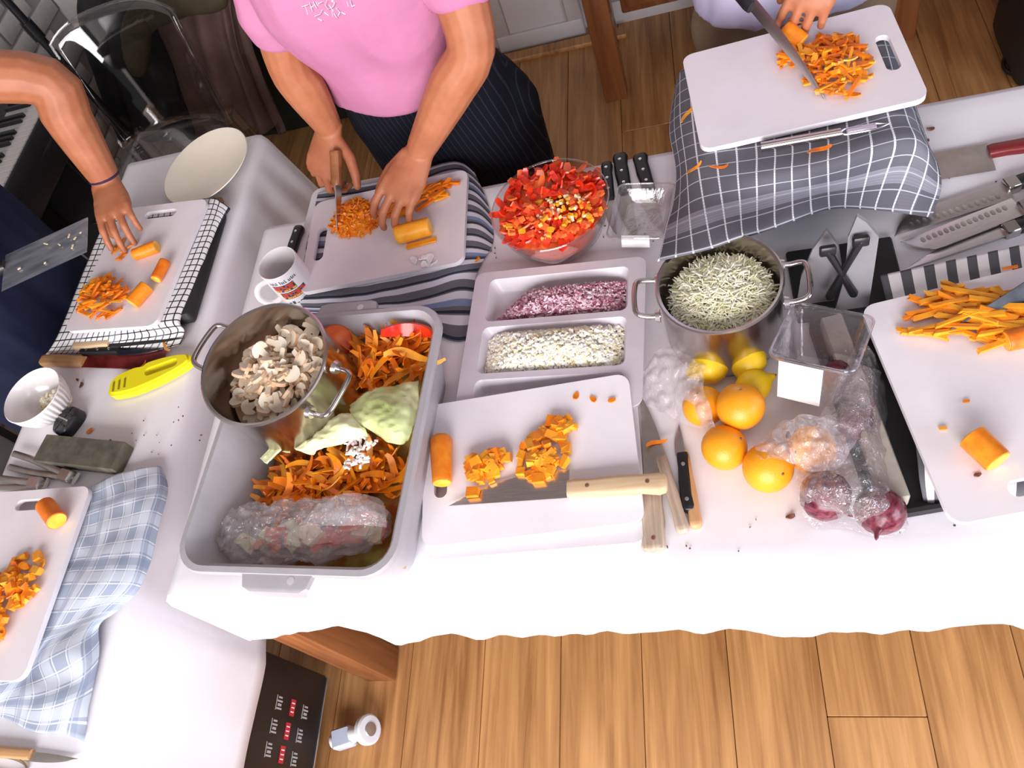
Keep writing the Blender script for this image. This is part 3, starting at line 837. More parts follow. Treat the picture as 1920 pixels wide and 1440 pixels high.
# ================================================================== knives and tools
def knife(label, a, b, hl=.42, W=.042, kind='chef', hmat='black', bmat='brushed', flip=1, roll=0.0, hw=.012, hh=.009, rivets=3, name='kitchen_knife', cat='knife', group=None, dimples=0, bolster=False, L=None):
    a = V(a); b = V(b)
    if L: b = a + (b - a).normalized() * L
    L = (b - a).length
    t = thing(name, label, cat, a, 0, group); aim(t, a, b, roll)
    h = L * hl if hl < 1 else hl; n = 14; f = flip
    bl = L - h
    sp, ed = [], []
    for i in range(n + 1):
        u = i / n; x = h + bl * u
        if kind == 'chef': s_, e_ = 0.0, -W * (1 - u ** 2.4) + 0
        elif kind == 'santoku': s_, e_ = -W * .98 * max(0, (u - .72) / .28) ** 2.2, -W * (1 - .06 * u ** 3)
        elif kind == 'cleaver': s_, e_ = 0.0, -W
        else: s_, e_ = -W * .30 * u ** 2, -W * (1 - u ** 3 * .72)
        sp.append((x, f * (s_ + W * .32))); ed.append((x, f * (e_ + W * .32)))
    top = []; bot = []
    mbk = MB(); rings = []
    for (x, ys), (x2, ye) in zip(sp, ed):
        ym = ys + (ye - ys) * .75
        rings.append([(x, ys, .0011), (x, ym, .0009), (x, ye, 0), (x, ym, -.0009), (x, ys, -.0011)])
    mbk.loft(rings)
    blade = mbk.build('blade', MAT[bmat], t, angle=25)
    if dimples:
        md_ = MB()
        for i in range(dimples):
            x = h + bl * (.10 + .78 * i / dimples); y = f * (W * .32 - W * .66)
            md_.loft([[(x + rr_ * math.cos(q) * .45 + .002 * k, y + rr_ * math.sin(q), .0010 + .0004 * k) for q in [2 * PI * j / 8 for j in range(8)]] for k, rr_ in ((0, .0055), (1, .0048))])
        md_.build('hollow', MAT['dullsteel'], blade)
    # handle
    rings = []
    for u, kw, oy in ((0, .55, .15), (.02, .95, .2), (.08, 1.12, .2), (.25, .98, .0), (.5, 1.05, -.05), (.75, .95, .05), (.93, .98, .0), (1.0, .92, .0)):
        x = h * u + .002; rings.append([(x, f * (W * .02 + hw * oy * .5) + hw * kw * yy, hh * kz * (1 if 0 < u < 1 else .8)) for yy, kz in [(c_, s_) for c_, s_ in ((1, .35), (.82, .85), (.5, 1), (-.5, 1), (-.82, .85), (-1, .35), (-1, -.35), (-.82, -.85), (-.5, -1), (.5, -1), (.82, -.85), (1, -.35))]])
    hd = MB().loft(rings).build('handle', MAT[hmat], t, angle=50)
    for i in range(rivets):
        x = h * (.2 + .6 * i / max(rivets - 1, 1))
        rv = MB().lathe([(.0032, 0), (.003, .0009), (.001, .0012)], 10).build('rivet', MAT['rivet'] if hmat == 'black' else MAT['crumb'], hd)
        rv.location = (x, f * W * .02, hh * .98)
    if bolster:
        MB().rbox((h - .008, f * W * .02, 0), (.022, hw * 2.1, hh * 2.05), .003, 2).build('bolster', MAT['steel'], t)
    return t


MAT['redhandle'] = M('dark_red_plastic', (.20, .012, .014), rough=.35)
Z0 = TZ + .008
knife('chef knife with a pale worn wooden handle lying across the board with the carrot stub', P(1254, 903, .7905), P(843, 932, .7865), .435, .046, 'chef', 'palewood', 'brushed', 1, 0, .0145, .009, 2)
knife('black-handled knife lying on the half-hidden board beside the mug', P(562, 424, .7715), P(522, 545, .766), .58, .022, 'paring', 'black', 'brushed', 1, 0, .0105, .008, 3)
knife('small cleaver with a dark red handle on the cloth beyond the grey towel', P(1990, 262, Z0), P(1742, 305, Z0 - .003), .53, .060, 'cleaver', 'redhandle', 'dullsteel', -1, 0, .012, .009, 0)
knife('long dimpled slicing knife with steel bolster, nearest to the red-handled cleaver', P(2040, 300, Z0 + .002), P(1665, 424, Z0), .40, .036, 'santoku', 'black', 'brushed', -1, 0, .012, .009, 0, dimples=14, bolster=True)
knife('long dimpled slicing knife with a rounded tip, in the middle of the three long knives', P(2060, 336, Z0 + .006), P(1704, 474, Z0 + .003), .40, .038, 'santoku', 'black', 'brushed', 1, 0, .012, .009, 0, dimples=15, bolster=True)
knife('plain long knife with a black handle lying against the bold striped towel', P(2030, 384, Z0 + .001), P(1690, 500, Z0 - .003), .42, .026, 'chef', 'black', 'brushed', 1, 0, .011, .009, 0, bolster=True)
for i, (a, b, k) in enumerate((((1136, 306), (1150, 442), 'dark reddish-handled slim knife beside the glass bowl of peppers, under the punnet'), ((1160, 290), (1190, 460), 'broad black-handled knife, second from the pepper bowl, under the punnet'), ((1197, 291), (1242, 446), 'black-handled knife nearest the grey towel, blade under the punnet'))):
    knife(k, P(*a, Z0), P(*b, Z0 - .004), .44 if i else .5, .028 if i else .018, 'chef', 'black', 'dullsteel', 1, 0, .013 if i else .010, .008, 3)
knife('knife with a frayed grey-brown wooden handle half under the cutting board edge', P(1229, 1036, Z0 + .001), P(1213, 740, Z0 - .001), .36, .034, 'chef', 'oldwood', 'dullsteel', 1, 0, .0155, .009, 1)
knife('wooden-handled peeling knife with a steel end cap and a curl of peel', P(1284, 1001, Z0 + .004), P(1224, 806, Z0 - .002), .70, .012, 'paring', 'oldwood', 'dullsteel', 1, 0, .0088, .008, 0, bolster=False)
knife('small paring knife with a black riveted handle between two wooden-handled knives', P(1291, 962, Z0), P(1273, 796, Z0 - .004), .64, .015, 'paring', 'black', 'brushed', -1, 0, .009, .008, 2)
knife('slim knife with a plain light wooden handle, nearest to the oranges', P(1308, 992, Z0), P(1279, 838, Z0 - .004), .84, .012, 'paring', 'tanwood', 'dullsteel', 1, 0, .0085, .0075, 0)
knife('slim knife with a pale wooden handle and a dark blade lying on the grid towel', P(138, 650, .774), P(346, 634, .768), .33, .014, 'paring', 'palewood', 'matteblack', 1, 0, .0085, .0075, 0)
knife('little knife with a black riveted handle below the grid towel', P(152, 659, .768), P(302, 656, .762), .48, .018, 'paring', 'black', 'steel', 1, 0, .0095, .008, 3)
MAT['redblade'] = M('red_tinted_steel', (.16, .012, .012), (.34, .05, .04), 20, .3, .5)
knife('cleaver with a tan wooden handle and a dark red blade beside the yellow guard', P(80, 675, .764), P(302, 682, .760), .37, .046, 'cleaver', 'tanwood', 'redblade', -1, 0, .0125, .010, 0)
knife('black knife resting with its tip in the carrot batons', P(2050, 462, .850), P(1787, 629, .822), .40, .030, 'chef', 'black', 'darksteel', -1, math.radians(-40), .012, .009, 2)
knife('knife with a weathered tan handle lying below the blue checked towel', P(-70, 1404, Z0), P(147, 1423, Z0 - .003), .60, .014, 'paring', 'tanwood', 'dullsteel', 1, 0, .0085, .007, 0)
# steel swivel peeler on the grey towel
a, b = P(1427, 279, .8955), P(1668, 236, .8945); L = (b - a).length
pe = thing('swivel_peeler', 'steel swivel peeler with a tube handle lying on the grey towel', 'peeler', a); aim(pe, a, b)
MB().tube([(0, 0, .004), (L * .32, 0, .004), (L * .63, 0, .004)], [.0075, .0075, .007], 14).build('handle', MAT['steel'], pe)
MB().tube([(L * .62, 0, .004), (L * .66, .006, .004), (L * .9, .006, .004), (L * .99, 0, .004), (L * .9, -.006, .004), (L * .66, -.006, .004), (L * .62, 0, .004)], .0015, 6).build('fork', MAT['steel'], pe)
MB().rbox((L * .79, 0, .005), (L * .22, .008, .0012), .0005, 1).build('blade', MAT['brushed'], pe)


# garlic presses
def press(label, pa, pb, z, spread):
    a = P(*pa, z); b = P(*pb, z); t = thing('garlic_press', label, 'garlic press', a); aim(t, a, b); L = (b - a).length
    for s, zz in ((1, .012), (-1, .004)):
        pts = [V((0, s * spread, zz)), V((L * .3, s * spread * .9, zz + .002)), V((L * .6, s * spread * .5, zz)), V((L * .85, s * spread * .15, zz)), V((L * .97, 0, zz))]
        MB().tube(spline(pts, 14), [.007] * 10 + [.006, .005, .005, .004], 10, flat=.65).build('handle', MAT['dullsteel'], t)
    MB().rbox((L * .86, 0, .012), (.032, .026, .018), .005, 3).build('chamber', MAT['dullsteel'], t)
    MB().tube([(L * .98, -.012, .010), (L * .98, .012, .010)], .0035, 8).build('hinge', MAT['rivet'], t)


press('dull steel garlic press lying open next to the whetstone', (28, 866), (152, 902), TZ + .003, .013)
press('dull steel garlic press behind the first, its handles reaching past the table edge', (-40, 908), (96, 912), TZ + .003, .010)

ws = tag(MB().rbox((0, 0, 0), (.205, .058, .028), .002, 1).build('whetstone', M('green_grey_stone', (.075, .07, .05), (.13, .12, .085), 40, .75, bs=120, bd=.0006)), 'dark green-grey rectangular whetstone on the narrow table', 'whetstone')
a = P(68, 838, .78); b = P(229, 855, .78); ws.location = ((a.x + b.x) / 2, (a.y + b.y) / 2, TZ + .0165); ws.rotation_euler = (0, 0, math.atan2(b.y - a.y, b.x - a.x))
ks = thing('knife_sharpener', 'small rounded black knife sharpener between ribbed bowl and whetstone', 'sharpener', P(138, 797, TZ + .001), math.radians(65))
MB().loft([[(x, y, z) for x, y in rrect(.062 + dw, .042 + dw, .018, 5)] for dw, z in ((0, 0), (.004, .004), (0, .022), (-.008, .027))]).build('body', MAT['black'], ks)
for i in (-1, 0, 1): MB().rbox((i * .012, 0, .028), (.004, .03, .003), .001, 1).build('guide_slot', MAT['dullsteel'] if i == 0 else MAT['matteblack'], ks)
# yellow slicer guard
a, b = P(218, 738, TZ), P(370, 684, TZ); L = (b - a).length
yg = thing('slicer_guard', 'bright yellow plastic slicer guard with an open grip beside the mushroom pot', 'slicer guard', (a.x, a.y, TZ + .0015)); aim(yg, (a.x, a.y, TZ + .0015), (b.x, b.y, TZ + .0015))
out = [(0, -.012), (.01, -.022), (L * .3, -.030), (L * .6, -.026), (L * .85, -.016), (L * .98, -.006), (L, .006), (L * .95, .016), (L * .75, .026), (L * .5, .030), (L * .42, .024), (L * .3, .028), (L * .12, .024), (.004, .012)]
out = [(p.x, p.y) for p in spline([(x, y, 0) for x, y in out + [out[0]]], 57)[:-1]]
ho = [(x + L * .66, y + .002) for x, y in [(q[0] * 1, q[1]) for q in rrect(L * .40, .020, .0098, 5)]]
body = MB().plate(out, .016, [list(reversed(ho))], .004); body.plate([(x * .94 + L * .03, y * .86) for x, y in out], .006, [list(reversed([(x, y) for x, y in ho]))], .0195)
body.build('body', MAT['yellow'], yg)
for i in range(3):
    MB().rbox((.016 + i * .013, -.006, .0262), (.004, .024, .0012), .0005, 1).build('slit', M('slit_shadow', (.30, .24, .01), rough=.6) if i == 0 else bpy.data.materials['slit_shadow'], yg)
# upright grey slicer
ms = thing('slicer_stand', 'upright grey plastic slicer with two fins and crossed black clamps behind the punnet', 'slicer', P(1570, 590, TZ + .0015))
base = ms.location
for pts, nm in ((((1492, 582), (1560, 600), (1578, 500), (1572, 462), (1550, 432), (1524, 468), (1502, 520)), 'fin'), (((1562, 596), (1628, 578), (1640, 500), (1648, 445), (1625, 418), (1607, 406), (1590, 446), (1584, 520)), 'fin')):
    yp = P(pts[0][0], pts[0][1], TZ + .002).y; mbf = MB()
    q = [PYY(a, b, yp + .012 * max(0, (600 - b) / 180)) - V(base) for a, b in pts]
    q = [V((p.x, p.y, max(p.z, .001))) for p in q]
    mbf.loft([[p for p in q], [p + V((.001, .005, .001)) for p in q]])
    mbf.build(nm, M('grey_slicer_plastic', (.20, .19, .20), (.24, .23, .24), 20, .4) if 'grey_slicer_plastic' not in bpy.data.materials else bpy.data.materials['grey_slicer_plastic'], ms, angle=25)
for pa, pb in (((1552, 470), (1600, 550)), ((1614, 452), (1556, 555))):
    yp = P(1560, 590, TZ).y - .006
    q = [PYY(a, b, yp) - V(base) for a, b in (pa, pb)]
    cl = MB().tube([q[0], (q[0] + q[1]) / 2, q[1]], [.006, .0045, .007], 8, rnd=True).build('clamp', MAT['black'], ms)
    MB().rbox(q[0], (.022, .010, .018), .003, 2).build('clamp_head', MAT['black'], cl)
MB().rbox((.02, .06, .006), (.16, .14, .012), .004, 2).build('base_plate', MAT['matteblack'], ms)

# ================================================================== food
def poly3(poly, z): return [P(a, b, z) for a, b in poly]


def gauge(poly, x, y, c):
    dx, dy = x - c[0], y - c[1]; best = 1e9
    for i in range(len(poly)):
        a, b = poly[i], poly[(i + 1) % len(poly)]
        ex, ey = b[0] - a[0], b[1] - a[1]; det = dx * ey - dy * ex
        if abs(det) < 1e-14: continue
        t = ((a[0] - c[0]) * ey - (a[1] - c[1]) * ex) / det
        u = ((a[0] - c[0]) * dy - (a[1] - c[1]) * dx) / det
        if t > 0 and -1e-6 <= u <= 1 + 1e-6: best = min(best, t)
    return 1 / best if best < 1e8 else 2.0


def sampler(poly):
    pts = [(p.x, p.y) for p in poly]; c = (sum(p[0] for p in pts) / len(pts), sum(p[1] for p in pts) / len(pts))
    x0, x1 = min(p[0] for p in pts), max(p[0] for p in pts); y0, y1 = min(p[1] for p in pts), max(p[1] for p in pts)
    while True:
        x, y = R_.uniform(x0, x1), R_.uniform(y0, y1); s = gauge(pts, x, y, c)
        if s < 1: yield x, y, s


def dome(s): return max(0.0, 1 - s * s) ** .7


def dice_me(name, mats, dims, nv=3, jit=.22):
    out = []
    for m in mats:
        for k in range(nv):
            mb = MB().box((0, 0, 0), [d * R_.uniform(.75, 1.25) for d in dims])
            mb.v = [(x * R_.uniform(1 - jit, 1 + jit), y * R_.uniform(1 - jit, 1 + jit), z * R_.uniform(1 - jit, 1 + jit)) for x, y, z in mb.v]
            out.append(mb.mesh(name, MAT[m], angle=20))
    return out


def ribbon(L, W, T, bend, twist, n=7, wav=0.0):
    mb = MB(); rings = []
    x = z = 0; a = -bend / 2
    for i in range(n):
        u = i / (n - 1); w_ = W * (.35 + .65 * math.sin(PI * min(1, .12 + u * .85))); tw_ = twist * (u - .5)
        up = V((-math.sin(a), -math.sin(tw_) * .6, math.cos(a))); sd = V((0, math.cos(tw_), math.sin(tw_)))
        c = V((x, wav * math.sin(u * 5), z))
        rings.append([c + sd * (w_ / 2) + up * (T / 2), c - sd * (w_ / 2) + up * (T / 2), c - sd * (w_ / 2) - up * (T / 2), c + sd * (w_ / 2) - up * (T / 2)])
        x += L / (n - 1) * math.cos(a); z += L / (n - 1) * math.sin(a); a += bend / (n - 1)
    mb.loft(rings)
    cx = sum(v[0] for v in mb.v) / len(mb.v); cz = sum(v[2] for v in mb.v) / len(mb.v)
    mb.v = [(v[0] - cx, v[1], v[2] - cz) for v in mb.v]
    return mb


CW = {'orange': 'orange', 'orange2': 'light orange', 'orange3': 'deep orange', 'red': 'deep red', 'red2': 'orange-red', 'mush': 'pale', 'mushskin': 'tan'}
MN = {MAT[k].name: v for k, v in CW.items()}


def which(o, label, x, y, c, s):
    """colour of the piece and its place in its heap"""
    col = MN.get(o.data.materials[0].name, ''); dx, dy = x - c[0], y - c[1]
    zone = 'on top of' if s < .42 else ('left side of' if dx < 0 else 'right side of') if abs(dx) > abs(dy) else ('far side of' if dy > 0 else 'near side of')
    noun, rest = label.split(' | ')
    return ' '.join(f'{col} {noun}, {zone} {rest}'.split())


def scatter(name, label, cat, group, poly, z0, h, n, meshes, yaw=(0, 6.28), tilt=.35, lift=.004):
    g = sampler(poly); cen = (sum(p.x for p in poly) / len(poly), sum(p.y for p in poly) / len(poly))
    for i in range(n):
        x, y, s = next(g); d = dome(s)
        z = z0 + lift + h * d * R_.uniform(.35, 1.0)
        o = link(name, R_.choice(meshes)); o.location = (x, y, z)
        tl = tilt * (.3 + .7 * d)
        o.rotation_euler = (R_.uniform(-tl, tl), R_.uniform(-tl, tl), R_.uniform(*yaw))
        tag(o, which(o, label, x, y, cen, s), cat, group)


def bits(name, label, cat, poly, z0, h, n, dims, mats, tilt=.9, base=0, layer=.5, parent=None, hf=None, yaw=(0, 6.28)):
    """uncountable small pieces joined into one object, over a mound that fills it"""
    mb = MB(); pts = [(p.x, p.y) for p in poly]; c = (sum(p[0] for p in pts) / len(pts), sum(p[1] for p in pts) / len(pts))
    hf = hf or (lambda x, y, s: h * dome(s))
    rings = []
    for k in range(7):
        s = 1 - k / 6.5; rings.append([(c[0] + (x - c[0]) * s * .96, c[1] + (y - c[1]) * s * .96, z0 + (hf(c[0] + (x - c[0]) * s, c[1] + (y - c[1]) * s, s) * .86 if k else 0)) for x, y in pts])
    if base >= 0: mb.loft(rings, True, True, base)
    g = sampler(poly)
    for i in range(n):
        x, y, s = next(g); z = z0 + hf(x, y, s) * R_.uniform(layer, 1.0) + dims[2] * .6
        e = Matrix.Rotation(R_.uniform(*yaw), 3, 'Z') @ Matrix.Rotation(R_.uniform(-tilt, tilt), 3, 'X') @ Matrix.Rotation(R_.uniform(-tilt, tilt), 3, 'Y')
        mb.box((x, y, z), [q * R_.uniform(.6, 1.35) for q in dims], e, R_.randrange(len(mats)), R_.uniform(.7, 1))
    o = mb.build(name, [MAT[m] for m in mats], parent, angle=20)
    if label: tag(o, label, cat, kind='stuff')
    else: stuff(o)
    return o


def carrot(label, a, b, ra, rb, name='carrot_piece', cut0=True, cut1=True, mat='orange', roll=0, group=None):
    a, b = V(a), V(b); t = thing(name, label, 'carrot', a, 0, group); aim(t, a, b, roll); L = (b - a).length
    n = 20; rings = []
    for i, u in enumerate((0, .02, .1, .3, .5, .7, .9, .98, 1.0)):
        r_ = ra + (rb - ra) * u; k = 1.0
        if u in (0, 1.0): k = .93 if (cut0 if u == 0 else cut1) else .55
        elif u in (.02, .98) and not (cut0 if u < .5 else cut1): k = .8
        rings.append([(L * u, r_ * k * math.cos(2 * PI * j / n) * (1 + .02 * math.sin(j * 3 + i)), r_ * k * math.sin(2 * PI * j / n)) for j in range(n)])
    MB().loft(rings).build('body', MAT[mat], t, angle=45)
    for on, x, r_, s in ((cut0, 0, ra, -1), (cut1, L, rb, 1)):
        if on:
            mbc = MB().loft([[(x + s * d, r_ * k * math.cos(2 * PI * j / n), r_ * k * math.sin(2 * PI * j / n)) for j in range(n)] for d, k in ((-.001, .93), (.0004, .90), (.0007, .5))])
            mbc.build('cut_face', MAT['core'], t)
    return t


STICK = dice_me('carrot_stick', ('orange', 'orange2', 'orange3'), (.032, .0055, .0045))
THIN = dice_me('carrot_sliver', ('orange', 'orange2', 'orange3'), (.026, .004, .003))
BATON = dice_me('carrot_baton', ('orange', 'orange2', 'orange2'), (.056, .0065, .0055), 3, .15)
DICE = dice_me('carrot_dice', ('orange', 'orange2', 'orange2'), (.016, .012, .0085), 3)
CHIP = [ribbon(R_.uniform(.016, .026), R_.uniform(.009, .014), .0025, R_.uniform(.2, .8), R_.uniform(-.5, .5), 5).mesh('carrot_slice', MAT[m], angle=35) for m in ('orange', 'orange2', 'orange3') for _ in range(3)]
PEEL = [ribbon(R_.uniform(.05, .10), R_.uniform(.009, .017), .0014, R_.uniform(.6, 2.2), R_.uniform(-1.4, 1.4), 9, .006).mesh('carrot_peel', MAT[m], angle=50) for m in ('orange', 'orange3', 'orange2', 'orange') for _ in range(4)]

# --- board with the chef knife
def zA(y): return .7735 + .018 * max(0, (y - P(1000, 1000, .7735).y)) / .24


for nm_, po, n_, h_ in (('carrot dice | the small heap at the chef knife tip', [(876, 904), (880, 868), (905, 846), (946, 845), (956, 868), (930, 893), (905, 906)], 34, .014), ('carrot dice | the middle heap on the chef knife board', [(974, 888), (978, 832), (1008, 815), (1036, 800), (1062, 818), (1066, 868), (1034, 895), (1000, 900)], 48, .014), ('carrot slice | the far row on the chef knife board', [(1012, 800), (1040, 785), (1100, 776), (1100, 800), (1060, 818), (1020, 822)], 16, .010)):
    scatter('carrot_dice', nm_, 'carrot', nm_.split(' | ')[1], poly3(po, .786), .784, h_, n_, DICE, tilt=.4, lift=.005)
carrot('blunt orange carrot stub covering the slot of the chef knife board', P(829, 906, .797), P(827, 818, .800), .0155, .0185, cut0=True, cut1=False)
for i, (a, b, k) in enumerate(((1080, 742, 'thin yellow carrot flake lying apart, nearest to the white onion'), (1112, 748, 'yellow-green carrot flake in the middle of three at the board end'), (1147, 750, 'tiny orange flake nearest to the board corner'))):
    o = link('carrot_flake', CHIP[i]); o.location = P(a, b, .791); o.rotation_euler = (0, 0, 1.3 + i); o.scale = (.7, .7, .7); tag(o, k, 'carrot')
for a, b, k in ((886, 922, 'carrot dice resting on the chef knife blade near its tip'), (1010, 896, 'carrot dice resting on the broad part of the chef knife blade')):
    o = link('carrot_dice', DICE[1]); o.location = P(a, b, .794); tag(o, k, 'carrot')
# --- board of the pink T-shirt
bits('grated_carrot', 'loose heap of grated carrot under the knife point of the pink T-shirt', 'carrot', poly3([(620, 428), (640, 390), (672, 372), (700, 384), (716, 405), (706, 428), (680, 446), (640, 446)], .79), .790, .022, 330, (.014, .0042, .003), ['orange', 'orange2', 'orange3'], .8)
scatter('carrot_stick', 'carrot stick | the fan beneath the hand of the pink T-shirt', 'carrot', 'sticks beneath the hand on the pink T-shirt board', poly3([(716, 405), (752, 378), (800, 354), (846, 344), (852, 356), (822, 382), (780, 400), (740, 410)], .79), .790, .010, 46, STICK, yaw=(-.2, .9), tilt=.3)
carrot('thick pale-orange carrot chunk at the front of the pink T-shirt board', P(744, 441, .808), P(806, 424, .808), .0185, .0175, mat='orange2')
o = tag(MB().rbox((0, 0, 0), (.062, .012, .004), .002, 2).build('carrot_plank', MAT['orange2']), 'thin carrot plank lying along the thick chunk on the pink T-shirt board', 'carrot'); o.location = P(790, 456, .7928); o.rotation_euler = (0, 0, .12)
gs = MB()
for i in range(9):
    e = Matrix.Rotation(R_.uniform(0, 6), 3, 'Z') @ Matrix.Rotation(R_.uniform(-.6, .6), 3, 'X'); q = P(795 + R_.uniform(-20, 20), 486 + R_.uniform(-10, 10), .794)
    rb = ribbon(R_.uniform(.012, .02), .012, .001, R_.uniform(.3, 1.4), .5, 5); gs.add([e @ V(v) + q for v in rb.v], rb.f)
tag(gs.build('garlic_skin', MAT['paper']), 'small heap of papery white garlic skin at the corner of the pink T-shirt board', 'garlic skin', kind='stuff')
# --- board of the person in navy
scatter('carrot_stick', 'carrot stick | the heap on the grid towel board', 'carrot', 'sticks on the board of the person in navy', poly3([(153, 588), (160, 545), (190, 522), (232, 530), (238, 560), (215, 590), (182, 600)], .803), .803, .020, 90, STICK + THIN, yaw=(-.5, .9), tilt=.4)
carrot('fat carrot chunk with a yellow cut end beside the grid towel board stick heap', P(247, 569, .8185), P(276, 536, .8185), .0155, .0150)
carrot('slim carrot chunk with a yellow cut end near the grid towel edge', P(292, 524, .815), P(310, 490, .815), .0115, .012, mat='orange3')
carrot('half carrot being steadied by the fingertips of the person in navy', P(252, 478, .815), P(294, 462, .815), .013, .014)
scatter('carrot_sliver', 'carrot sliver | the few by the fingertips in navy', 'carrot', 'slivers by the fingertips in navy', poly3([(205, 470), (235, 455), (250, 475), (225, 490)], .803), .803, .006, 9, THIN, tilt=.3)
# --- far board
scatter('carrot_slice', 'carrot slice | the heap on the raised far board', 'carrot', 'slices on the raised far board', poly3([(1448, 116), (1475, 100), (1520, 88), (1582, 70), (1612, 90), (1640, 128), (1620, 150), (1606, 184), (1566, 193), (1532, 168), (1490, 140)], .902), .902, .022, 150, CHIP + STICK + THIN, tilt=.6)
carrot('carrot end pinched in the fingertips above the far board', P(1470, 52, .935), P(1506, 78, .920), .015, .013, cut0=False)
for i, (a, b, yw, k) in enumerate(((1300, 316, .9, 'curl of carrot peel on the grey towel near its folded corner'), (1346, 312, .1, 'long carrot peel lying on the grey towel below the far board'), (1535, 280, .35, 'short carrot peel under the steel peeler on the grey towel'), (1290, 212, 1.1, 'carrot peel clinging to the side of the grey towel by the board'))):
    o = link('carrot_peel', PEEL[(i * 3 + 1) % 16]); o.location = P(a, b, .897 if i < 3 else .889); o.rotation_euler = (0, 0, yw); o.scale = (.6,) * 3; tag(o, k, 'carrot peel')
# --- board with batons
scatter('carrot_baton', 'carrot baton | the heap under the black knife', 'carrot', 'batons under the black knife', poly3([(1722, 575), (1752, 555), (1820, 545), (1890, 552), (1970, 560), (1965, 640), (1900, 655), (1850, 662), (1790, 642), (1716, 640)], .812), .812, .018, 84, BATON, yaw=(-.75, .55), tilt=.16)
carrot('deep orange half carrot at the edge of the baton heap', P(1886, 640, .824), P(1960, 622, .824), .014, .016, mat='orange3')
carrot('single carrot chunk lying near the slot of the baton board', P(1822, 818, .829), P(1872, 866, .829), .0185, .0175, mat='orange')
for i, (a, b, k) in enumerate(((1812, 752, 'reddish crumb above the single carrot chunk on the baton board'), (1768, 803, 'small red crumb at the edge side of the baton board'), (1892, 502, 'lone carrot sliver near the far edge of the baton board'))):
    o = link('carrot_sliver', THIN[2 + i * 2]); o.location = P(a, b, .8145); o.scale = (.35, .8, .6) if i < 2 else (.9, 1, 1); tag(o, k, 'carrot')
# --- board at the narrow table's near end
carrot('short carrot end with a round yellow cut over the blue towel board slot', P(107, 977, .8035), P(84, 946, .8035), .0175, .0165, mat='orange3')
scatter('carrot_slice', 'carrot slice | the long heap on the blue towel board', 'carrot', 'slices on the blue towel board', poly3([(-30, 1225), (-36, 1120), (0, 1080), (40, 1048), (70, 1032), (90, 1060), (84, 1096), (52, 1130), (42, 1172), (12, 1208)], .786), .786, .020, 100, CHIP + DICE, tilt=.5)
# --- glass bowl of peppers
pep = [ribbon(R_.uniform(.018, .034), R_.uniform(.010, .017), .003, R_.uniform(.3, 1.3), R_.uniform(-.5, .5), 6).mesh('pepper_piece', MAT[m], angle=40) for m in ('red', 'red', 'red2', 'red') for _ in range(3)]
pdice = dice_me('pepper_piece', ('red2', 'red', 'red2', 'orange2'), (.011, .008, .006), 2)
circ = [V((gbc.x + .098 * math.cos(2 * PI * i / 20), gbc.y + .098 * math.sin(2 * PI * i / 20), 0)) for i in range(20)]
MB().lathe([(.001, .010), (.050, .012), (.076, .036), (.090, .066), (.096, .088), (.080, .098), (.045, .106), (.001, .108)], 30).build('pepper_filling', M('pepper_mix', (.58, .03, .008), (.82, .16, .03), 70, .35, bs=90, bd=.004), None)
pf = bpy.data.objects['pepper_filling']; pf.location = (gbc.x, gbc.y, TZ + .0015); tag(pf, 'chopped red pepper packed inside the glass bowl', 'pepper', kind='stuff')
scatter('pepper_piece', 'pepper strip | the heap in the glass bowl', 'pepper', 'pepper pieces in the glass bowl', circ, TZ + .092, .028, 190, pep, tilt=1.0)
lowp = [V((gbc.x + .01 + .085 * math.cos(2 * PI * i / 20), gbc.y - .035 + .05 * math.sin(2 * PI * i / 20), 0)) for i in range(20)]
scatter('pepper_piece', 'small pepper cube | the diced patch in the glass bowl', 'pepper', 'pepper dice in the glass bowl', lowp, TZ + .100, .020, 90, pdice, tilt=.7)
bits('pepper_seeds', 'pale pepper seeds and core bits scattered over the peppers', 'seeds', [V((gbc.x + .026 + .050 * math.cos(2 * PI * i / 12), gbc.y - .03 + .040 * math.sin(2 * PI * i / 12), 0)) for i in range(12)], TZ + .108, .014, 70, (.008, .005, .004), ['orange2', 'pale', 'core'], .8, layer=.9, base=-1)
# --- tray fillings
for idx, (nm_, lab_, mats, n_, dm) in enumerate((('chopped_red_onion', 'finely chopped red onion heaped in the far compartment of the pale tray', ['onionred', 'onionred', 'onionpink', 'onionpink'], 1700, (.009, .0032, .0022)), ('chopped_white_onion', 'finely chopped white onion filling the middle compartment of the pale tray', ['onionwhite', 'onionwhite', 'onionyel'], 1700, (.0065, .0048, .0035)))):
    cy, dy = comps[idx]
    rect = [(x, y) for x, y in rrect(cw - .010, dy - .008, .012, 3)]
    if idx == 0: rect = [(max(x, -cw / 2 + .014 + (.05 if y > 0 else 0)), min(y, dy / 2 - .022 + .012 * math.sin((x + .12) * 12))) for x, y in rect]
    po = [V((tc.x + x * math.cos(ang) - (y + cy) * math.sin(ang), tc.y + x * math.sin(ang) + (y + cy) * math.cos(ang), 0)) for x, y in rect]
    hh_ = .036 if idx == 0 else .040
    bits(nm_, lab_, 'onion', po, TZ + .006, hh_, n_, dm, mats, .9 if idx == 0 else .5, base=0, layer=.82)
# --- pot of cabbage
cp = [V((pc2.x + .002 + .075 * math.cos(2 * PI * i / 24), pc2.y + .075 * math.sin(2 * PI * i / 24), 0)) for i in range(24)]
bits('grated_cabbage', 'grated pale green cabbage heaped in the steel pot', 'cabbage', cp, TZ + .030, .088, 2300, (.020, .0017, .0014), ['shred', 'shred', 'shredg'], .5, layer=.9, hf=lambda x, y, s: .068 + .036 * dome(s))
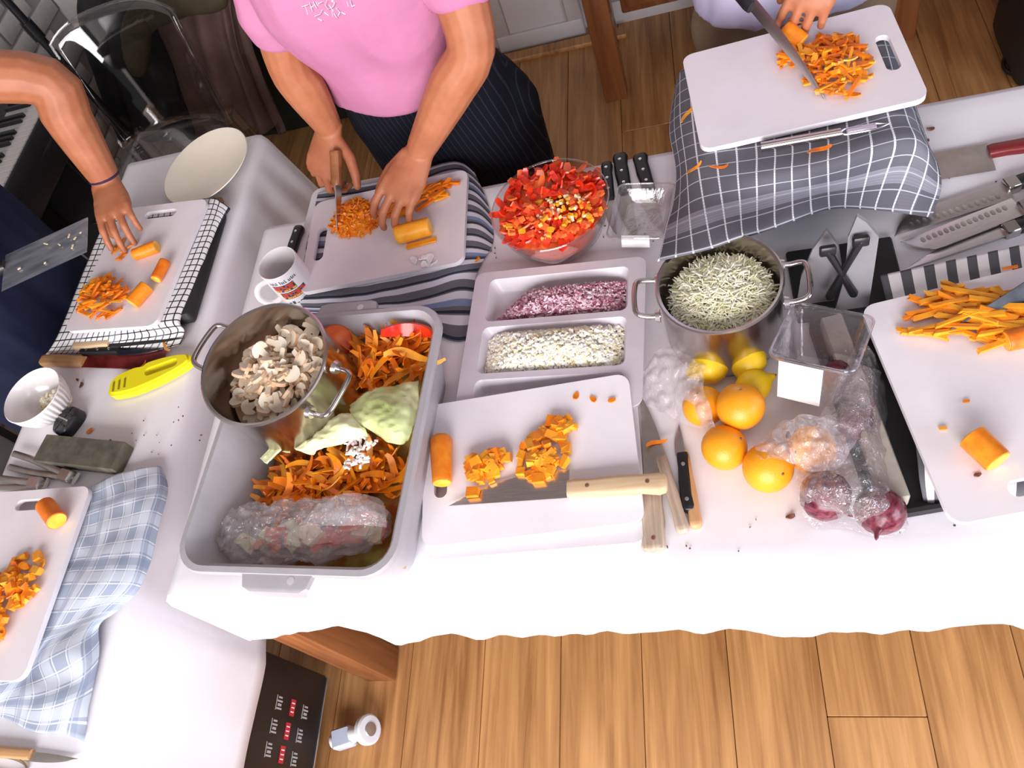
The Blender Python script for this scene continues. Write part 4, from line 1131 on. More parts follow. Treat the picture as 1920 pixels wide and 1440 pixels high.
# --- garlic in the ribbed bowl
cp = [V((bc.x + .010 + .036 * math.cos(2 * PI * i / 16), bc.y + .008 + .030 * math.sin(2 * PI * i / 16), 0)) for i in range(16)]
bits('chopped_garlic', 'chopped pale garlic in the white ribbed bowl', 'garlic', cp, TZ + .012, .030, 140, (.007, .005, .004), ['garlic', 'onionwhite'], .8, layer=.7)
# --- mushrooms
mo = []
for sx in (1, -1):
    half = [(.0, .018), (.007, .0165), (.0125, .011), (.0145, .004), (.013, -.001), (.0085, .0005), (.0065, .002), (.0045, -.004), (.0045, -.014), (.003, -.0165)]
mo = half + [(-x, y) for x, y in reversed(half[1:])]
MUSH = []
for k in range(8):
    f = R_.uniform(.78, 1.18); out = [(x * f * R_.uniform(.93, 1.07), y * f) for x, y in mo]
    MUSH.append(MB().plate(list(reversed(out)), R_.uniform(.003, .006), (), -.002, mside=1).mesh('mushroom_slice', [MAT['mush'], MAT['mushskin']], angle=30))
for k in range(0):
    f = R_.uniform(.9, 1.1); MUSH.append(MB().lathe([(.001, .0), (.012 * f, .001), (.015 * f, .005), (.013 * f, .011), (.007 * f, .015), (.001, .016)], 16).mesh('mushroom_slice', MAT['mush'], angle=50))
pm = pot1.matrix_basis
for i in range(150):
    a = R_.uniform(0, 2 * PI); d = .085 * math.sqrt(R_.random()); x, y = d * math.cos(a) + .006, d * math.sin(a)
    z = .092 + .044 * (1 - (d / .09) ** 2) + .16 * (x * .55 + y * .28) * .6 + R_.uniform(-.014, .004)
    rr_ = math.hypot(x, y)
    if rr_ > .086: x *= .086 / rr_; y *= .086 / rr_
    o = link('mushroom_slice', R_.choice(MUSH)); o.location = V((pc1.x + .004, pc1.y - .004, .842)) + pot1.rotation_euler.to_matrix() @ V((x, y, z))
    o.rotation_euler = (R_.uniform(-.8, .8), R_.uniform(-.8, .8), R_.uniform(0, 6.28))
    tag(o, which(o, 'sliced mushroom | the heap in the leaning steel pot', x, y, (.006, 0), d / .085), 'mushroom', 'sliced mushrooms in the pot')
mbm = MB().lathe([(.001, .006), (.090, .008), (.094, .02), (.094, .075), (.075, .088), (.001, .095)], 30).build('mushroom_filling', MAT['mushskin']); mbm.location = (pc1.x + .004, pc1.y - .004, .842); mbm.rotation_euler = pot1.rotation_euler
tag(mbm, 'layer of mushrooms deep in the pot that leans in the bin', 'mushroom', kind='stuff')
# --- scraps in the bin
MAT['scrap'] = M('scrap_mix', (.42, .10, .012), (.52, .42, .10), 26, .5, bs=50, bd=.006, rnd=False)
cb, sb_ = math.cos(BR), math.sin(BR)


def binp(x, y): return (-.632 + x * cb - y * sb_, .548 + x * sb_ + y * cb)


def scrapz(x, y):
    q = .052 + .030 * max(0, y / .2) + .020 * max(0, x / .15) - .012 * max(0, -x / .15) - .018 * max(0, -(y + .08) / .1)
    return q + .010 * noise.noise(V((x * 22, y * 22, 5)))


rows = []
for i in range(26):
    row = []
    for j in range(22):
        x = (-.5 + j / 21) * (BWD - .086); y = (-.5 + i / 25) * (BDP - .088); wx, wy = binp(x, y)
        row.append((wx, wy, TZ + scrapz(x, y)))
    rows.append(row)
o = MB().grid(rows).build('vegetable_scraps', MAT['scrap'], angle=70); tag(o, 'damp layer of mixed vegetable scraps lying in the grey bin', 'scraps', kind='stuff')
md = o.modifiers.new('thickness', 'SOLIDIFY'); md.thickness = .02; md.offset = -1


def pile_bin(name, label, cat, group, poly, zr, n, meshes, extra=.0, tilt=.7):
    g = sampler(poly); cen = (sum(p.x for p in poly) / len(poly), sum(p.y for p in poly) / len(poly))
    for i in range(n):
        x, y, s = next(g); o = link(name, R_.choice(meshes))
        lx = (x + .632) * cb + (y - .548) * sb_; ly = -(x + .632) * sb_ + (y - .548) * cb
        o.location = (x, y, TZ + scrapz(lx, ly) + .006 + extra * dome(s) * R_.uniform(.4, 1))
        o.rotation_euler = (R_.uniform(-tilt, tilt), R_.uniform(-tilt, tilt), R_.uniform(0, 6.28)); tag(o, which(o, label, x, y, cen, s), cat, group)


pile_bin('carrot_peel', 'carrot peel | the far heap in the grey bin', 'carrot peel', 'peels in the far heap of the bin', poly3([(645, 700), (668, 650), (720, 618), (796, 612), (800, 660), (786, 700), (740, 712), (690, 745), (650, 750)], .86), 0, 120, PEEL, .045)
pile_bin('carrot_peel', 'carrot peel | the near heap in the grey bin', 'carrot peel', 'peels in the near heap of the bin', poly3([(470, 945), (482, 890), (525, 848), (600, 835), (690, 828), (742, 850), (746, 900), (716, 935), (620, 955), (492, 968)], .845), 0, 150, PEEL + STICK[:3], .045)


def leaf(label, pts, mat, amp=.012, name='cabbage_leaf'):
    rows = surf(pts, 30, 30)
    for r in rows:
        for p in r: p.z += amp * noise.noise(p * 24) + amp * .35 * (1 - 2 * abs(noise.noise(p * 70)))
    o = MB().grid(rows).build(name, MAT[mat], angle=70); md = o.modifiers.new('thickness', 'SOLIDIFY'); md.thickness = .0035
    return tag(o, label, 'cabbage leaf')


leaf('large pale cabbage leaf with a ragged edge across the middle of the bin', ctl([[(548, 838, .875), (590, 800, .890), (650, 776, .893), (682, 796, .880)], [(560, 846, .885), (605, 818, .905), (655, 800, .908), (688, 808, .888)], [(585, 856, .873), (620, 842, .890), (665, 826, .892), (694, 822, .880)]]), 'cab')
leaf('bright green-yellow cabbage leaf near the side wall of the bin', ctl([[(655, 760, .882), (690, 735, .888), (740, 722, .888), (786, 716, .878)], [(665, 790, .893), (705, 770, .910), (745, 762, .912), (784, 756, .890)], [(690, 806, .885), (715, 805, .905), (745, 810, .905), (772, 812, .885)], [(715, 820, .870), (730, 832, .880), (750, 835, .880), (766, 828, .872)]]), 'cab2')
leaf('small pale cabbage scrap below the leaning mushroom pot', ctl([[(466, 790, .872), (500, 800, .878), (552, 808, .870)], [(478, 810, .880), (515, 822, .888), (550, 826, .875)], [(505, 832, .870), (525, 845, .875), (545, 850, .868)]]), 'cab2', .005)
leaf('narrow curled cabbage strip lying over the near peelings', ctl([[(488, 860, .868), (510, 836, .876), (545, 812, .870)], [(498, 868, .874), (520, 846, .884), (556, 822, .876)]]), 'cab', .004)
o = tag(MB().lathe([(.001, -.006), (.022, -.004), (.030, .004), (.026, .014), (.012, .021), (.001, .022)], 24).build('pepper_half', MAT['red2']), 'orange-red pepper half behind the mushroom pot in the bin', 'pepper'); o.location = P(632, 640, .868); o.rotation_euler = (.5, .4, 0)
mbp = ribbon(.11, .022, .006, 2.2, .3, 12)
o = tag(mbp.build('pepper_strip', MAT['red']), 'curved strip of red pepper at the far corner of the bin', 'pepper'); o.location = P(772, 622, .890); o.rotation_euler = (.9, .1, -.2)
bits('seed_cluster', 'cluster of small white seeds and bits on the peelings in the bin', 'seeds', poly3([(640, 876), (648, 830), (685, 806), (708, 812), (704, 850), (675, 878)], .888), .884, .006, 55, (.0085, .0045, .003), ['onionwhite', 'onionwhite', 'onionpink'], .9, layer=.5, base=-1)


MAT['bagfilm'] = clear('milky_bag_film', (.97, .93, .94), .08, .5, .12, .19, bs=40, bd=.014, bst=1.0)
# plastic bags
def pillow(name, label, a, b, wid, hgt, mat, z, cat='plastic bag', seed=1, amp=.010):
    a, b = V(a), V(b); L = (b - a).length; t = MB(); rings = []; n = 72; m = 90
    for i in range(m + 1):
        u = i / m; k = max(.05, math.sin(PI * (.04 + .92 * u)) ** .45)
        ring = []
        for j in range(n):
            q = 2 * PI * j / n; y = math.cos(q) * wid / 2 * k; zz = math.sin(q) * hgt / 2 * k
            p = V((L * u, y, zz)); d = noise.noise(p * 22 + V((seed, 0, 0))) * amp + (.3 - abs(noise.noise(V((p.x * 30, p.y * 80, p.z * 80)) + V((0, seed, 0))))) * amp * (1.2 - u * .5) + (.25 - abs(noise.noise(p * 95))) * amp * (1 - u) * 1.1
            ring.append(p + V((0, math.cos(q), math.sin(q))) * d)
        rings.append(ring)
    t.loft(rings)
    o = t.build(name, mat, angle=70); aim(o, a, b); o.location = a
    return tag(o, label, cat)


pillow('plastic_bag', 'crumpled clear plastic bag of pale scraps across the near end of the bin', P(398, 1006, .842), P(726, 985, .848), .100, .056, MAT['bagfilm'], 0, amp=.014)
scatter('bagged_scrap', 'vegetable scrap | the contents of the plastic bag in the bin', 'scrap', 'scraps in the plastic bag', poly3([(440, 1010), (520, 985), (620, 978), (700, 965), (715, 985), (690, 1010), (600, 1020), (470, 1024)], .845), .824, .022, 46, pep[6:9] + pep[:3] + [q for q in CHIP[:2]] + dice_me('bagged_scrap', ('pale', 'cab', 'red2'), (.03, .02, .008), 2), tilt=.5)
for i, (a, b, k) in enumerate(((690, 975, 'red pepper chunk wrapped in the plastic bag by the bin wall'), (640, 1000, 'pepper chunk at the middle of the plastic bag in the bin'), (570, 1003, 'small pepper chunk at the crumpled end of the bag in the bin'))):
    o = link('pepper_piece', pep[i]); o.location = P(a, b, .842); o.scale = (1.9, 1.9, 2.2) if i < 2 else (1.3, 1.3, 1.3); o.rotation_euler = (.3, .2, i); tag(o, k, 'pepper')
fl = MB().grid(surf(ctl([[(600, 945, .880), (650, 925, .890), (700, 930, .885), (722, 945, .875)], [(580, 965, .880), (640, 955, .896), (690, 955, .892), (724, 968, .876)], [(560, 985, .872), (640, 985, .880), (690, 985, .882), (726, 990, .868)]]), 24, 24))
fl.v = [(x, y, z + .006 * noise.noise(V((x, y, z)) * 60)) for x, y, z in fl.v]
tag(fl.build('plastic_film', MAT['film'], angle=70), 'loose flap of clear film standing over the bag in the bin', 'plastic film')


def fruit(label, px, py, z, r, kind, yaw=0, cat=None):
    c = P(px, py, z)
    if kind == 'orange':
        prof = [(r * math.sin(PI * k / 14) * 1.0 + .0002, -r * math.cos(PI * k / 14) * .96) for k in range(15)]
        t = thing('orange', label, 'orange', c); MB().lathe(prof, 28, True, True).build('rind', MAT['rind'], t, angle=70)
        s = MB().lathe([(.0022, 0), (.0018, .0008), (.001, .0015)], 8).build('stem_end', MAT['crumb'], t); s.location = (0, 0, r * .955)
        t.rotation_euler = (.5 + .4 * math.sin(px), .4 * math.cos(py), yaw)
    else:
        prof = [(.0005, -1.30), (.16, -1.24), (.26, -1.10), (.56, -.86), (.85, -.5), (1, 0), (.86, .48), (.58, .82), (.28, 1.06), (.19, 1.2), (.14, 1.34), (.0005, 1.38)]
        t = thing('lemon', label, 'lemon', c); MB().lathe([(a * r, b * r) for a, b in prof], 26, True, True).build('rind', MAT['lemon'], t, angle=70)
        s = MB().lathe([(.002, 0), (.0016, .0008), (.001, .0015)], 8).build('stem_end', MAT['crumb'], t); s.location = (0, 0, r * 1.375)
        t.rotation_euler = (0, math.radians(82), yaw)
    return t


MAT['rind'] = M('orange_rind', (.86, .30, .006), (.92, .40, .012), 9, .38, bs=420, bd=.0008, bst=.5)
MAT['lemon'] = M('lemon_rind', (.90, .56, .008), (.93, .64, .02), 9, .36, bs=380, bd=.0008, bst=.5)
fruit('bright orange lying in front of all the citrus, nearest the table edge', 1440, 877, TZ + .0365, .0350, 'orange', 1)
fruit('round orange at the table-knife side, in front of the stacked citrus', 1358, 839, TZ + .0345, .0330, 'orange', 2)
fruit('large glossy orange stacked highest among the citrus beside the punnet', 1388, 762, TZ + .055, .0345, 'orange', 3)
fruit('darker orange behind the clear film, beside the pale tray', 1319, 762, TZ + .0325, .0310, 'orange', 4)
fruit('orange half under the punnet film near the red onions', 1522, 843, TZ + .0345, .0335, 'orange', 5)
fruit('lemon with a pointed tip turned towards its neighbour, at the foot of the pot', 1330, 686, TZ + .033, .0295, 'lemon', math.radians(12))
fruit('lemon beside the punnet, its stem end showing, at the foot of the pot', 1402, 676, TZ + .033, .0285, 'lemon', math.radians(70))
fruit('lemon almost hidden behind the highest orange', 1412, 724, TZ + .029, .026, 'lemon', math.radians(20))


def onion(label, px, py, z, r, rx=0, rz=0):
    c = P(px, py, z); t = thing('red_onion', label, 'onion', c)
    prof = [(.02, -.98), (.10, -.94), (.55, -.82), (.92, -.38), (1.0, .05), (.88, .45), (.58, .76), (.26, .93), (.12, 1.10), (.07, 1.35), (.02, 1.45)]
    MB().lathe([(a * r, b * r) for a, b in prof], 30, True, True).build('skin', MAT['onionskin'], t, angle=70)
    mbr = MB()
    for k in range(9):
        q = 2 * PI * k / 9; mbr.tube([(math.cos(q) * .002, math.sin(q) * .002, -r * .95), (math.cos(q) * .006, math.sin(q) * .006, -r * 1.08 - .002 * (k % 3))], [.0006, .0003], 4)
    mbr.build('roots', MAT['pale'], t)
    t.rotation_euler = (rx, 0, rz)
    return t


m, nt, b = newmat('red_onion_skin'); b.inputs['Roughness'].default_value = .25
co = coords(nt, 'Object', (1, 1, .12), True); nn = nz(nt, co, 140, 3, .6)
nt.links.new(mixc(nt, ramp(nt, nn, .35, .65), (.075, .007, .016), (.24, .05, .075)), b.inputs['Base Color']); MAT['onionskin'] = m
onion('red onion wrapped in film, nearest to the front orange', 1548, 930, TZ + .0355, .0345, 1.2, .6)
onion('red onion wrapped in film, nearest to the stone slab', 1650, 958, TZ + .0335, .0325, 1.3, -.3)
onion('red onion under the clear punnet, at its citrus side', 1492, 706, TZ + .026, .024, .6, .2)
onion('red onion under the clear punnet, at its towel side', 1572, 704, TZ + .026, .024, .8, 1.2)
onion('red onion deep in the film behind the wrapped pair', 1606, 792, TZ + .029, .027, 1.0, 2.2)


def film(label, rows, n1, n2, amp, sc, mat):
    g = surf(ctl(rows), n1, n2)
    for r in g:
        for p in r:
            q = p.copy(); p.z += amp * (abs(noise.noise(q * sc)) * 1.6 - .3) + amp * .7 * noise.noise(q * sc * 2.3); p.x += amp * .6 * noise.noise(q * sc + V((9, 0, 0))); p.y += amp * .6 * noise.noise(q * sc + V((0, 9, 0)))
            p.z = max(p.z, TZ + .003)
    return tag(MB().grid(g).build('plastic_film', mat, angle=75), label, 'plastic film')


film('crinkled clear plastic film open beside the pale tray and the lemons', [[(1225, 662, .775), (1262, 646, .800), (1300, 650, .800), (1330, 660, .795)], [(1206, 700, .765), (1250, 692, .795), (1292, 700, .815), (1318, 720, .825)], [(1200, 735, .757), (1250, 738, .772), (1295, 755, .810), (1330, 770, .825)], [(1215, 762, .757), (1262, 785, .758), (1310, 802, .775), (1345, 800, .81)]], 46, 46, .009, 38, MAT['film'])
film('taut clear film stretched over the wrapped red onions', [[(1575, 690, .815), (1610, 685, .825), (1640, 690, .805), (1658, 720, .762)], [(1520, 820, .805), (1580, 790, .830), (1630, 780, .825), (1668, 810, .758)], [(1495, 890, .812), (1560, 880, .835), (1625, 870, .832), (1682, 880, .758)], [(1492, 930, .800), (1548, 925, .832), (1640, 940, .830), (1700, 950, .757)], [(1515, 975, .768), (1570, 980, .772), (1650, 985, .785), (1702, 985, .756)], [(1530, 990, .755), (1585, 995, .755), (1650, 1006, .755), (1696, 1003, .755)]], 64, 64, .008, 34, MAT['filmred'])
film('crumpled film over the orange half hidden near the red onions', [[(1450, 800, .800), (1500, 780, .825), (1560, 780, .825), (1620, 800, .81)], [(1420, 835, .812), (1480, 825, .832), (1540, 830, .835), (1600, 840, .815)], [(1425, 860, .826), (1475, 862, .824), (1520, 880, .818), (1570, 880, .80)]], 44, 44, .009, 40, MAT['film'])
film('crumpled film bunched between the punnet and the beige stone slab', [[(1600, 640, .790), (1625, 650, .800), (1650, 680, .785)], [(1585, 720, .810), (1615, 730, .815), (1650, 745, .785)], [(1570, 800, .810), (1610, 810, .815), (1655, 820, .775)]], 36, 30, .012, 40, MAT['filmred'])
# --- crumbs and skins
for i, (a, b, z, s, k) in enumerate(((1745, 241, TZ + .004, .9, 'dark onion skin scrap beyond the red-handled cleaver'), (1740, 263, TZ + .004, .6, 'tiny greenish scrap beyond the red-handled cleaver'), (816, 1036, TZ + .004, .6, 'dark speck on the cloth at the bin corner'), (1482, 968, TZ + .004, .9, 'dark red onion skin curl in front of the wrapped onions'), (152, 722, TZ + .004, .9, 'dark red peel scrap between bowl and yellow guard'), (145, 712, TZ + .004, .6, 'small reddish crumb near the ribbed bowl rim'), (1833, 890, .8135, .7, 'black peppercorn-like crumb under the carrot chunk'), (1478, 816, TZ + .06, .9, 'brown dry stem on the film between two oranges'), (886, 484, TZ + .012, 1.6, 'reddish carrot peel at the corner of the striped navy towel'), (168, 808, TZ + .004, .8, 'garlic flake between sharpener and whetstone'))):
    o = link('peel_scrap', (CHIP if i in (8, 9) else [ribbon(.014, .008, .002, 1.2, .8, 5).mesh('peel_scrap', MAT['crumb'])])[0]); o.location = P(a, b, z); o.rotation_euler = (0, 0, i * 1.1); o.scale = (s, s, s); tag(o, k, 'scrap')
for i, (a, b, k) in enumerate(((1230, 830, 'tuft of dried orange peel on the wooden-handled peeling knife'), (265, 688, 'bright orange carrot peel lying on the dark red blade'), (310, 648, 'small orange carrot scrap on the grid towel hem'))):
    o = link('carrot_peel', PEEL[i * 4 + 2]); o.location = P(a, b, TZ + (.018 if i != 0 else .014)); o.rotation_euler = (.2, 0, .4 + i); o.scale = (.55,) * 3; tag(o, k, 'carrot peel')
mbc = MB()
for i in range(90):
    a, b = R_.choice(((1150, 420), (900, 1010), (1330, 1010), (330, 800), (260, 820), (1750, 960), (900, 470), (1010, 500), (1800, 330)))
    q = P(a + R_.uniform(-90, 90), b + R_.uniform(-40, 40), TZ + .004); mbc.box(q, [R_.uniform(.001, .004), R_.uniform(.001, .003), .0015], Matrix.Rotation(R_.uniform(0, 3), 3, 'Z'))
tag(mbc.build('crumbs', MAT['crumb']), 'tiny dark crumbs scattered over the white tablecloths', 'crumbs', kind='stuff')

lp = tag(MB().tube([V((.045 * math.cos(q), .012 * math.sin(q), 0)) for q in [2 * PI * i / 24 for i in range(24)]], .0022, 8, closed=True).build('steel_loop', MAT['dullsteel']), 'narrow steel loop handle lying below the weathered knife at the cloth edge', 'handle'); lp.location = P(10, 1436, TZ + .005); lp.rotation_euler = (0, 0, -.1)

# ================================================================== people
def eloft(mb, secs, f, n=28):
    """stack of ellipses: (centre, half width, half depth); f = facing direction in plan"""
    f = V((f[0], f[1], 0)).normalized(); s = V((-f.y, f.x, 0))
    rings = []
    for c, hw, hd in secs:
        c = V(c); rings.append([c + s * (hw * math.copysign(abs(math.cos(q)) ** .85, math.cos(q))) + f * (hd * math.copysign(abs(math.sin(q)) ** .85, math.sin(q))) for q in [2 * PI * k / n for k in range(n)]])
    mb.loft(rings)


def dense(secs, n=24):
    pts = spline([V(c) for c, _, _ in secs], n); r = spline([V((a, b, 0)) for _, a, b in secs], n)
    return [(p, q.x, q.y) for p, q in zip(pts, r)]


def limb(mb, pts, rad, n=14, m=18):
    ps = spline(pts, m); rs = [q.x for q in spline([V((r, 0, 0)) for r in rad], m)]
    mb.tube(ps, rs, n, rnd=True)


def remeshed(mb, name, mat, voxel, it, parent, fold=0.0, fsc=(14, 14, 14), fac=.5):
    me = bpy.data.meshes.new('t'); me.from_pydata(mb.v, [], mb.f); bm = bmesh.new(); bm.from_mesh(me); bmesh.ops.recalc_face_normals(bm, faces=bm.faces); bm.to_mesh(me); bm.free()
    o = bpy.data.objects.new('t', me); COL.objects.link(o)
    r = o.modifiers.new('r', 'REMESH'); r.mode = 'VOXEL'; r.voxel_size = voxel; r.adaptivity = 0
    if it:
        s = o.modifiers.new('s', 'SMOOTH'); s.factor = fac; s.iterations = it
    dg = bpy.context.evaluated_depsgraph_get(); dg.update()
    nm = bpy.data.meshes.new_from_object(o.evaluated_get(dg)); bpy.data.objects.remove(o); bpy.data.meshes.remove(me)
    nm.name = name
    if fold:
        ns = [v.normal.copy() for v in nm.vertices]
        for v, q in zip(nm.vertices, ns):
            p = V((v.co.x * fsc[0], v.co.y * fsc[1], v.co.z * fsc[2])); k = noise.noise(p) + .5 * noise.noise(p * 2.1 + V((3, 1, 0)))
            v.co += q * fold * (1 - 2 * abs(k))
    nm.materials.clear(); nm.materials.append(mat)
    nm.polygons.foreach_set('use_smooth', [True] * len(nm.polygons))
    return link(name, nm, parent)


def hand(mb, W, K, N, left, curls=(35, 30, 20), sc=1.0, spread=.25, thumb=(.75, .55, -.35), grip=0.0):
    W, K, N = V(W), V(K), V(N); F = (K - W).normalized(); N = (N - F * N.dot(F)).normalized(); S = F.cross(N) if left else N.cross(F)
    rings = []
    for d, hw, ht in ((-.012, .0255, .0185), (.0, .0265, .0185), (.02, .032, .0175), (.05, .039, .0165), (.075, .041, .014), (.090, .038, .0115), (.096, .030, .008)):
        c = W + F * (d * sc) - N * .002
        rings.append([c + S * (hw * sc * math.cos(q)) + N * (ht * sc * math.sin(q)) for q in [2 * PI * k / 20 for k in range(20)]])
    mb.loft(rings)
    tips = []
    for i, (off, L, base) in enumerate(((.0310, .074, .083), (.0105, .083, .089), (-.0102, .077, .086), (-.0300, .060, .078))):
        p = W + F * (base * sc) + S * (off * sc) + N * .001
        d = (F + S * (off * spread * 10)).normalized(); ax = S; a = 0
        pts = [p - d * .018 * sc, p]; rad = [.0092 * sc, .0088 * sc]
        for k, (seg, c) in enumerate(zip((.46, .30, .24), curls)):
            a = math.radians(c * (1 + .10 * (i - 1.5) * .6) + grip)
            d = (d * math.cos(a) - N * math.sin(a)).normalized() if k == 0 else d
            if k: 
                nn_ = S.cross(d) if (S.cross(d)).dot(N) > 0 or True else N
                perp = (d.cross(S)).normalized()
                if perp.dot(-N) < 0 and k == 1: perp = -perp
                if k == 2 and perp.dot(pp) < 0: perp = -perp
                d = (d * math.cos(a) + perp * math.sin(a)).normalized()
                pp = perp
            q = p + d * (L * seg * sc)
            pts += [p + (q - p) * .5, q]; rad += [(.0081 - .0007 * k) * sc * (.9 if i == 3 else 1), (.0084 - .0009 * k) * sc * (.9 if i == 3 else 1)]
            p = q
        mb.tube(pts, rad, 12, rnd=True); tips.append(p)
    t0 = W + F * .022 * sc + S * .022 * sc - N * .004; d = (F * thumb[0] + S * thumb[1] + N * thumb[2]).normalized()
    t1 = t0 + d * .040 * sc; d2 = (d + F * .35 - S * .25).normalized(); t2 = t1 + d2 * .032 * sc; d3 = (d2 + F * .1 - S * .2).normalized(); t3 = t2 + d3 * .022 * sc
    mb.tube([t0 - d * .01, t0, t1, t2, t3], [.015 * sc, .0145 * sc, .0115 * sc, .0100 * sc, .0078 * sc], 12, rnd=True)
    return tips


def head(mb, c, f, up=(0, 0, 1)):
    c, f, up = V(c), V(f).normalized(), V(up).normalized(); s = up.cross(f).normalized(); up = f.cross(s)
    rings = []
    for t, hw, hd, off in ((-.118, .020, .028, .020), (-.112, .036, .045, .020), (-.09, .052, .068, .010), (-.05, .066, .085, .004), (0, .074, .095, -.002), (.05, .074, .096, -.006), (.09, .060, .080, -.010), (.112, .036, .050, -.012), (.118, .012, .018, -.012)):
        rings.append([c + up * t + f * (off + hd * math.sin(q)) + s * (hw * math.cos(q)) for q in [2 * PI * k / 24 for k in range(24)]])
    mb.loft(rings)
    mb.tube([c + f * .088 + up * .018, c + f * .104 - up * .012, c + f * .112 - up * .030, c + f * .094 - up * .036], [.008, .010, .013, .010], 10, rnd=True)
    mb.tube([c + f * .080 - up * .062 - s * .022, c + f * .090 - up * .060, c + f * .080 - up * .062 + s * .022], [.004, .007, .004], 8, rnd=True)
    mb.tube([c + f * .080 - up * .071 - s * .018, c + f * .088 - up * .071, c + f * .080 - up * .071 + s * .018], [.004, .007, .004], 8, rnd=True)
    for k in (-1, 1): mb.tube([c + s * k * .074 + up * .022 - f * .005, c + s * k * .082 - f * .012, c + s * k * .074 - up * .026 - f * .002], [.010, .013, .008], 8, rnd=True)
    return s, f, up


def face(parent, c, f, up, hairmat, long=False):
    c, f, up = V(c), V(f).normalized(), V(up).normalized(); s = up.cross(f).normalized(); up = f.cross(s)
    for k in (-1, 1):
        e = MB().lathe([(.011 * math.sin(PI * i / 8) + .0001, -.011 * math.cos(PI * i / 8)) for i in range(9)], 14).build('eye', MAT['paper'], parent); e.location = c + f * .0762 + s * k * .031 + up * .012
        ir = MB().lathe([(.0062, -.001), (.005, .0010), (.0005, .0018)], 12).build('iris', MAT['matteblack'], e); ir.rotation_euler = f.to_track_quat('Z', 'Y').to_euler(); ir.location = f * .0102
    mb = MB(); rings = []
    for t, hw, hd, off in ((-.06 if not long else -.16, .070, .050, -.055), (-.03, .080, .062, -.045), (.02, .082, .080, -.030), (.06, .083, .098, -.014), (.095, .070, .090, -.012), (.122, .042, .058, -.014), (.130, .012, .016, -.014)):
        rings.append([c + up * t + f * (off + hd * math.sin(q)) + s * (hw * math.cos(q)) for q in [2 * PI * k / 24 for k in range(24)]])
    mb.loft(rings); remeshed(mb, 'hair', hairmat, .006, 3, parent, .003, (60, 60, 8))


MAT['pink'] = M('pink_cotton', (.50, .185, .315), (.54, .21, .345), 5, .85, bs=16, bd=.006, bst=.3, spec=.1, rnd=False)
MAT['navy'] = M('navy_cotton', (.010, .013, .034), (.016, .020, .046), 5, .85, bs=14, bd=.006, bst=.4, spec=.15, rnd=False)
MAT['lav'] = M('lavender_cotton', (.44, .40, .55), (.50, .46, .60), 6, .85, bs=16, bd=.006, bst=.3, spec=.1, rnd=False)
MAT['khaki'] = M('brown_twill', (.17, .11, .065), (.21, .14, .085), 8, .85, bs=20, bd=.004, rnd=False)
MAT['greypants'] = M('grey_trousers', (.09, .085, .08), (.12, .11, .10), 8, .85, rnd=False)
MAT['hair'] = M('dark_hair', (.022, .012, .008), (.05, .028, .016), 60, .45, stretch=(1, 1, .1), rnd=False)
m, nt, b = newmat('pinstripe_navy'); b.inputs['Roughness'].default_value = .8; b.inputs['Specular IOR Level'].default_value = .15
t_ = nt.nodes.new('ShaderNodeTexCoord'); sx = nt.nodes.new('ShaderNodeSeparateXYZ'); nt.links.new(t_.outputs['Object'], sx.inputs[0])
sl = mth(nt, 'ADD', sx.outputs[0], mth(nt, 'MULTIPLY', sx.outputs[2], .12))
nt.links.new(mixc(nt, lines(nt, sl, .0115, .0016), (.005, .006, .011), (.020, .022, .034)), b.inputs['Base Color']); MAT['pin'] = m


def legs(mb, hips, ankles, r0=.088, grow=0.0, to=1.0):
    for h, a in zip(hips, ankles):
        h, a = V(h), V(a); k = (h + a) / 2 + V((0, -.01, .02))
        limb(mb, [h, (h + k) / 2, k, (k + a) / 2, k + (a - k) * to], [r0 + grow, r0 * .88 + grow, r0 * .66 + grow, r0 * .64 + grow, r0 * .46 + grow * 1.4])


def shoes(parent, ankles, f, mat):
    f = V((f[0], f[1], 0)).normalized()
    for a in ankles:
        a = V(a); mb = MB(); limb(mb, [V((a.x, a.y, .035)) - f * .05, V((a.x, a.y, .04)), V((a.x, a.y, .036)) + f * .10, V((a.x, a.y, .026)) + f * .17], [.034, .038, .038, .026])
        mb.v = [(x, y, max(z, .0005)) for x, y, z in mb.v]; mb.build('shoe', mat, parent, angle=60)


# ---- person in the pink T-shirt, facing the camera across the table
pp_ = thing('person', 'person in a pink printed T-shirt and dark pinstripe trousers chopping carrots with both hands', 'person', (0, 0, 0))
f = V((0, -1, 0))
tors = [((-.535, 1.37, .74), .155, .112), ((-.540, 1.35, .84), .160, .110), ((-.548, 1.325, .93), .140, .098), ((-.552, 1.295, 1.02), .126, .090), ((-.545, 1.262, 1.12), .138, .100), ((-.528, 1.235, 1.21), .152, .100), ((-.512, 1.222, 1.28), .150, .082), ((-.505, 1.215, 1.325), .090, .060), ((-.502, 1.205, 1.37), .052, .052)]
shL, shR = V((-.352, 1.225, 1.262)), V((-.668, 1.262, 1.262))
elL, elR = P(884, 88, 1.062), P(541, 118, 1.068)
wrL, wrR = P(787, 283, .898), P(617, 238, .915)
mb = MB(); eloft(mb, dense(tors), f)
mb.tube([(-.502, 1.215, 1.33), (-.498, 1.185, 1.40), (-.496, 1.165, 1.44)], [.054, .05, .05], 16, rnd=True)
hc = V((-.495, 1.145, 1.50)); hf_ = V((0, -1, -.75)); head(mb, hc, hf_)
for sh, el, wr in ((shL, elL, wrL), (shR, elR, wrR)):
    limb(mb, [sh, (sh + el) / 2, el, el + (wr - el) * .35, wr + (el - wr) * .12, wr], [.050, .047, .0415, .0425, .0305, .0265])
tL = hand(mb, wrL, P(759, 338, .875), (.10, -.55, 1), True, (10, 38, 28), 1.06, .30, (.75, .55, -.45))
tR = hand(mb, wrR, P(607, 298, .872), (-.15, -.55, .8), False, (36, 58, 40), 1.04, .08, (.58, .85, -.12))
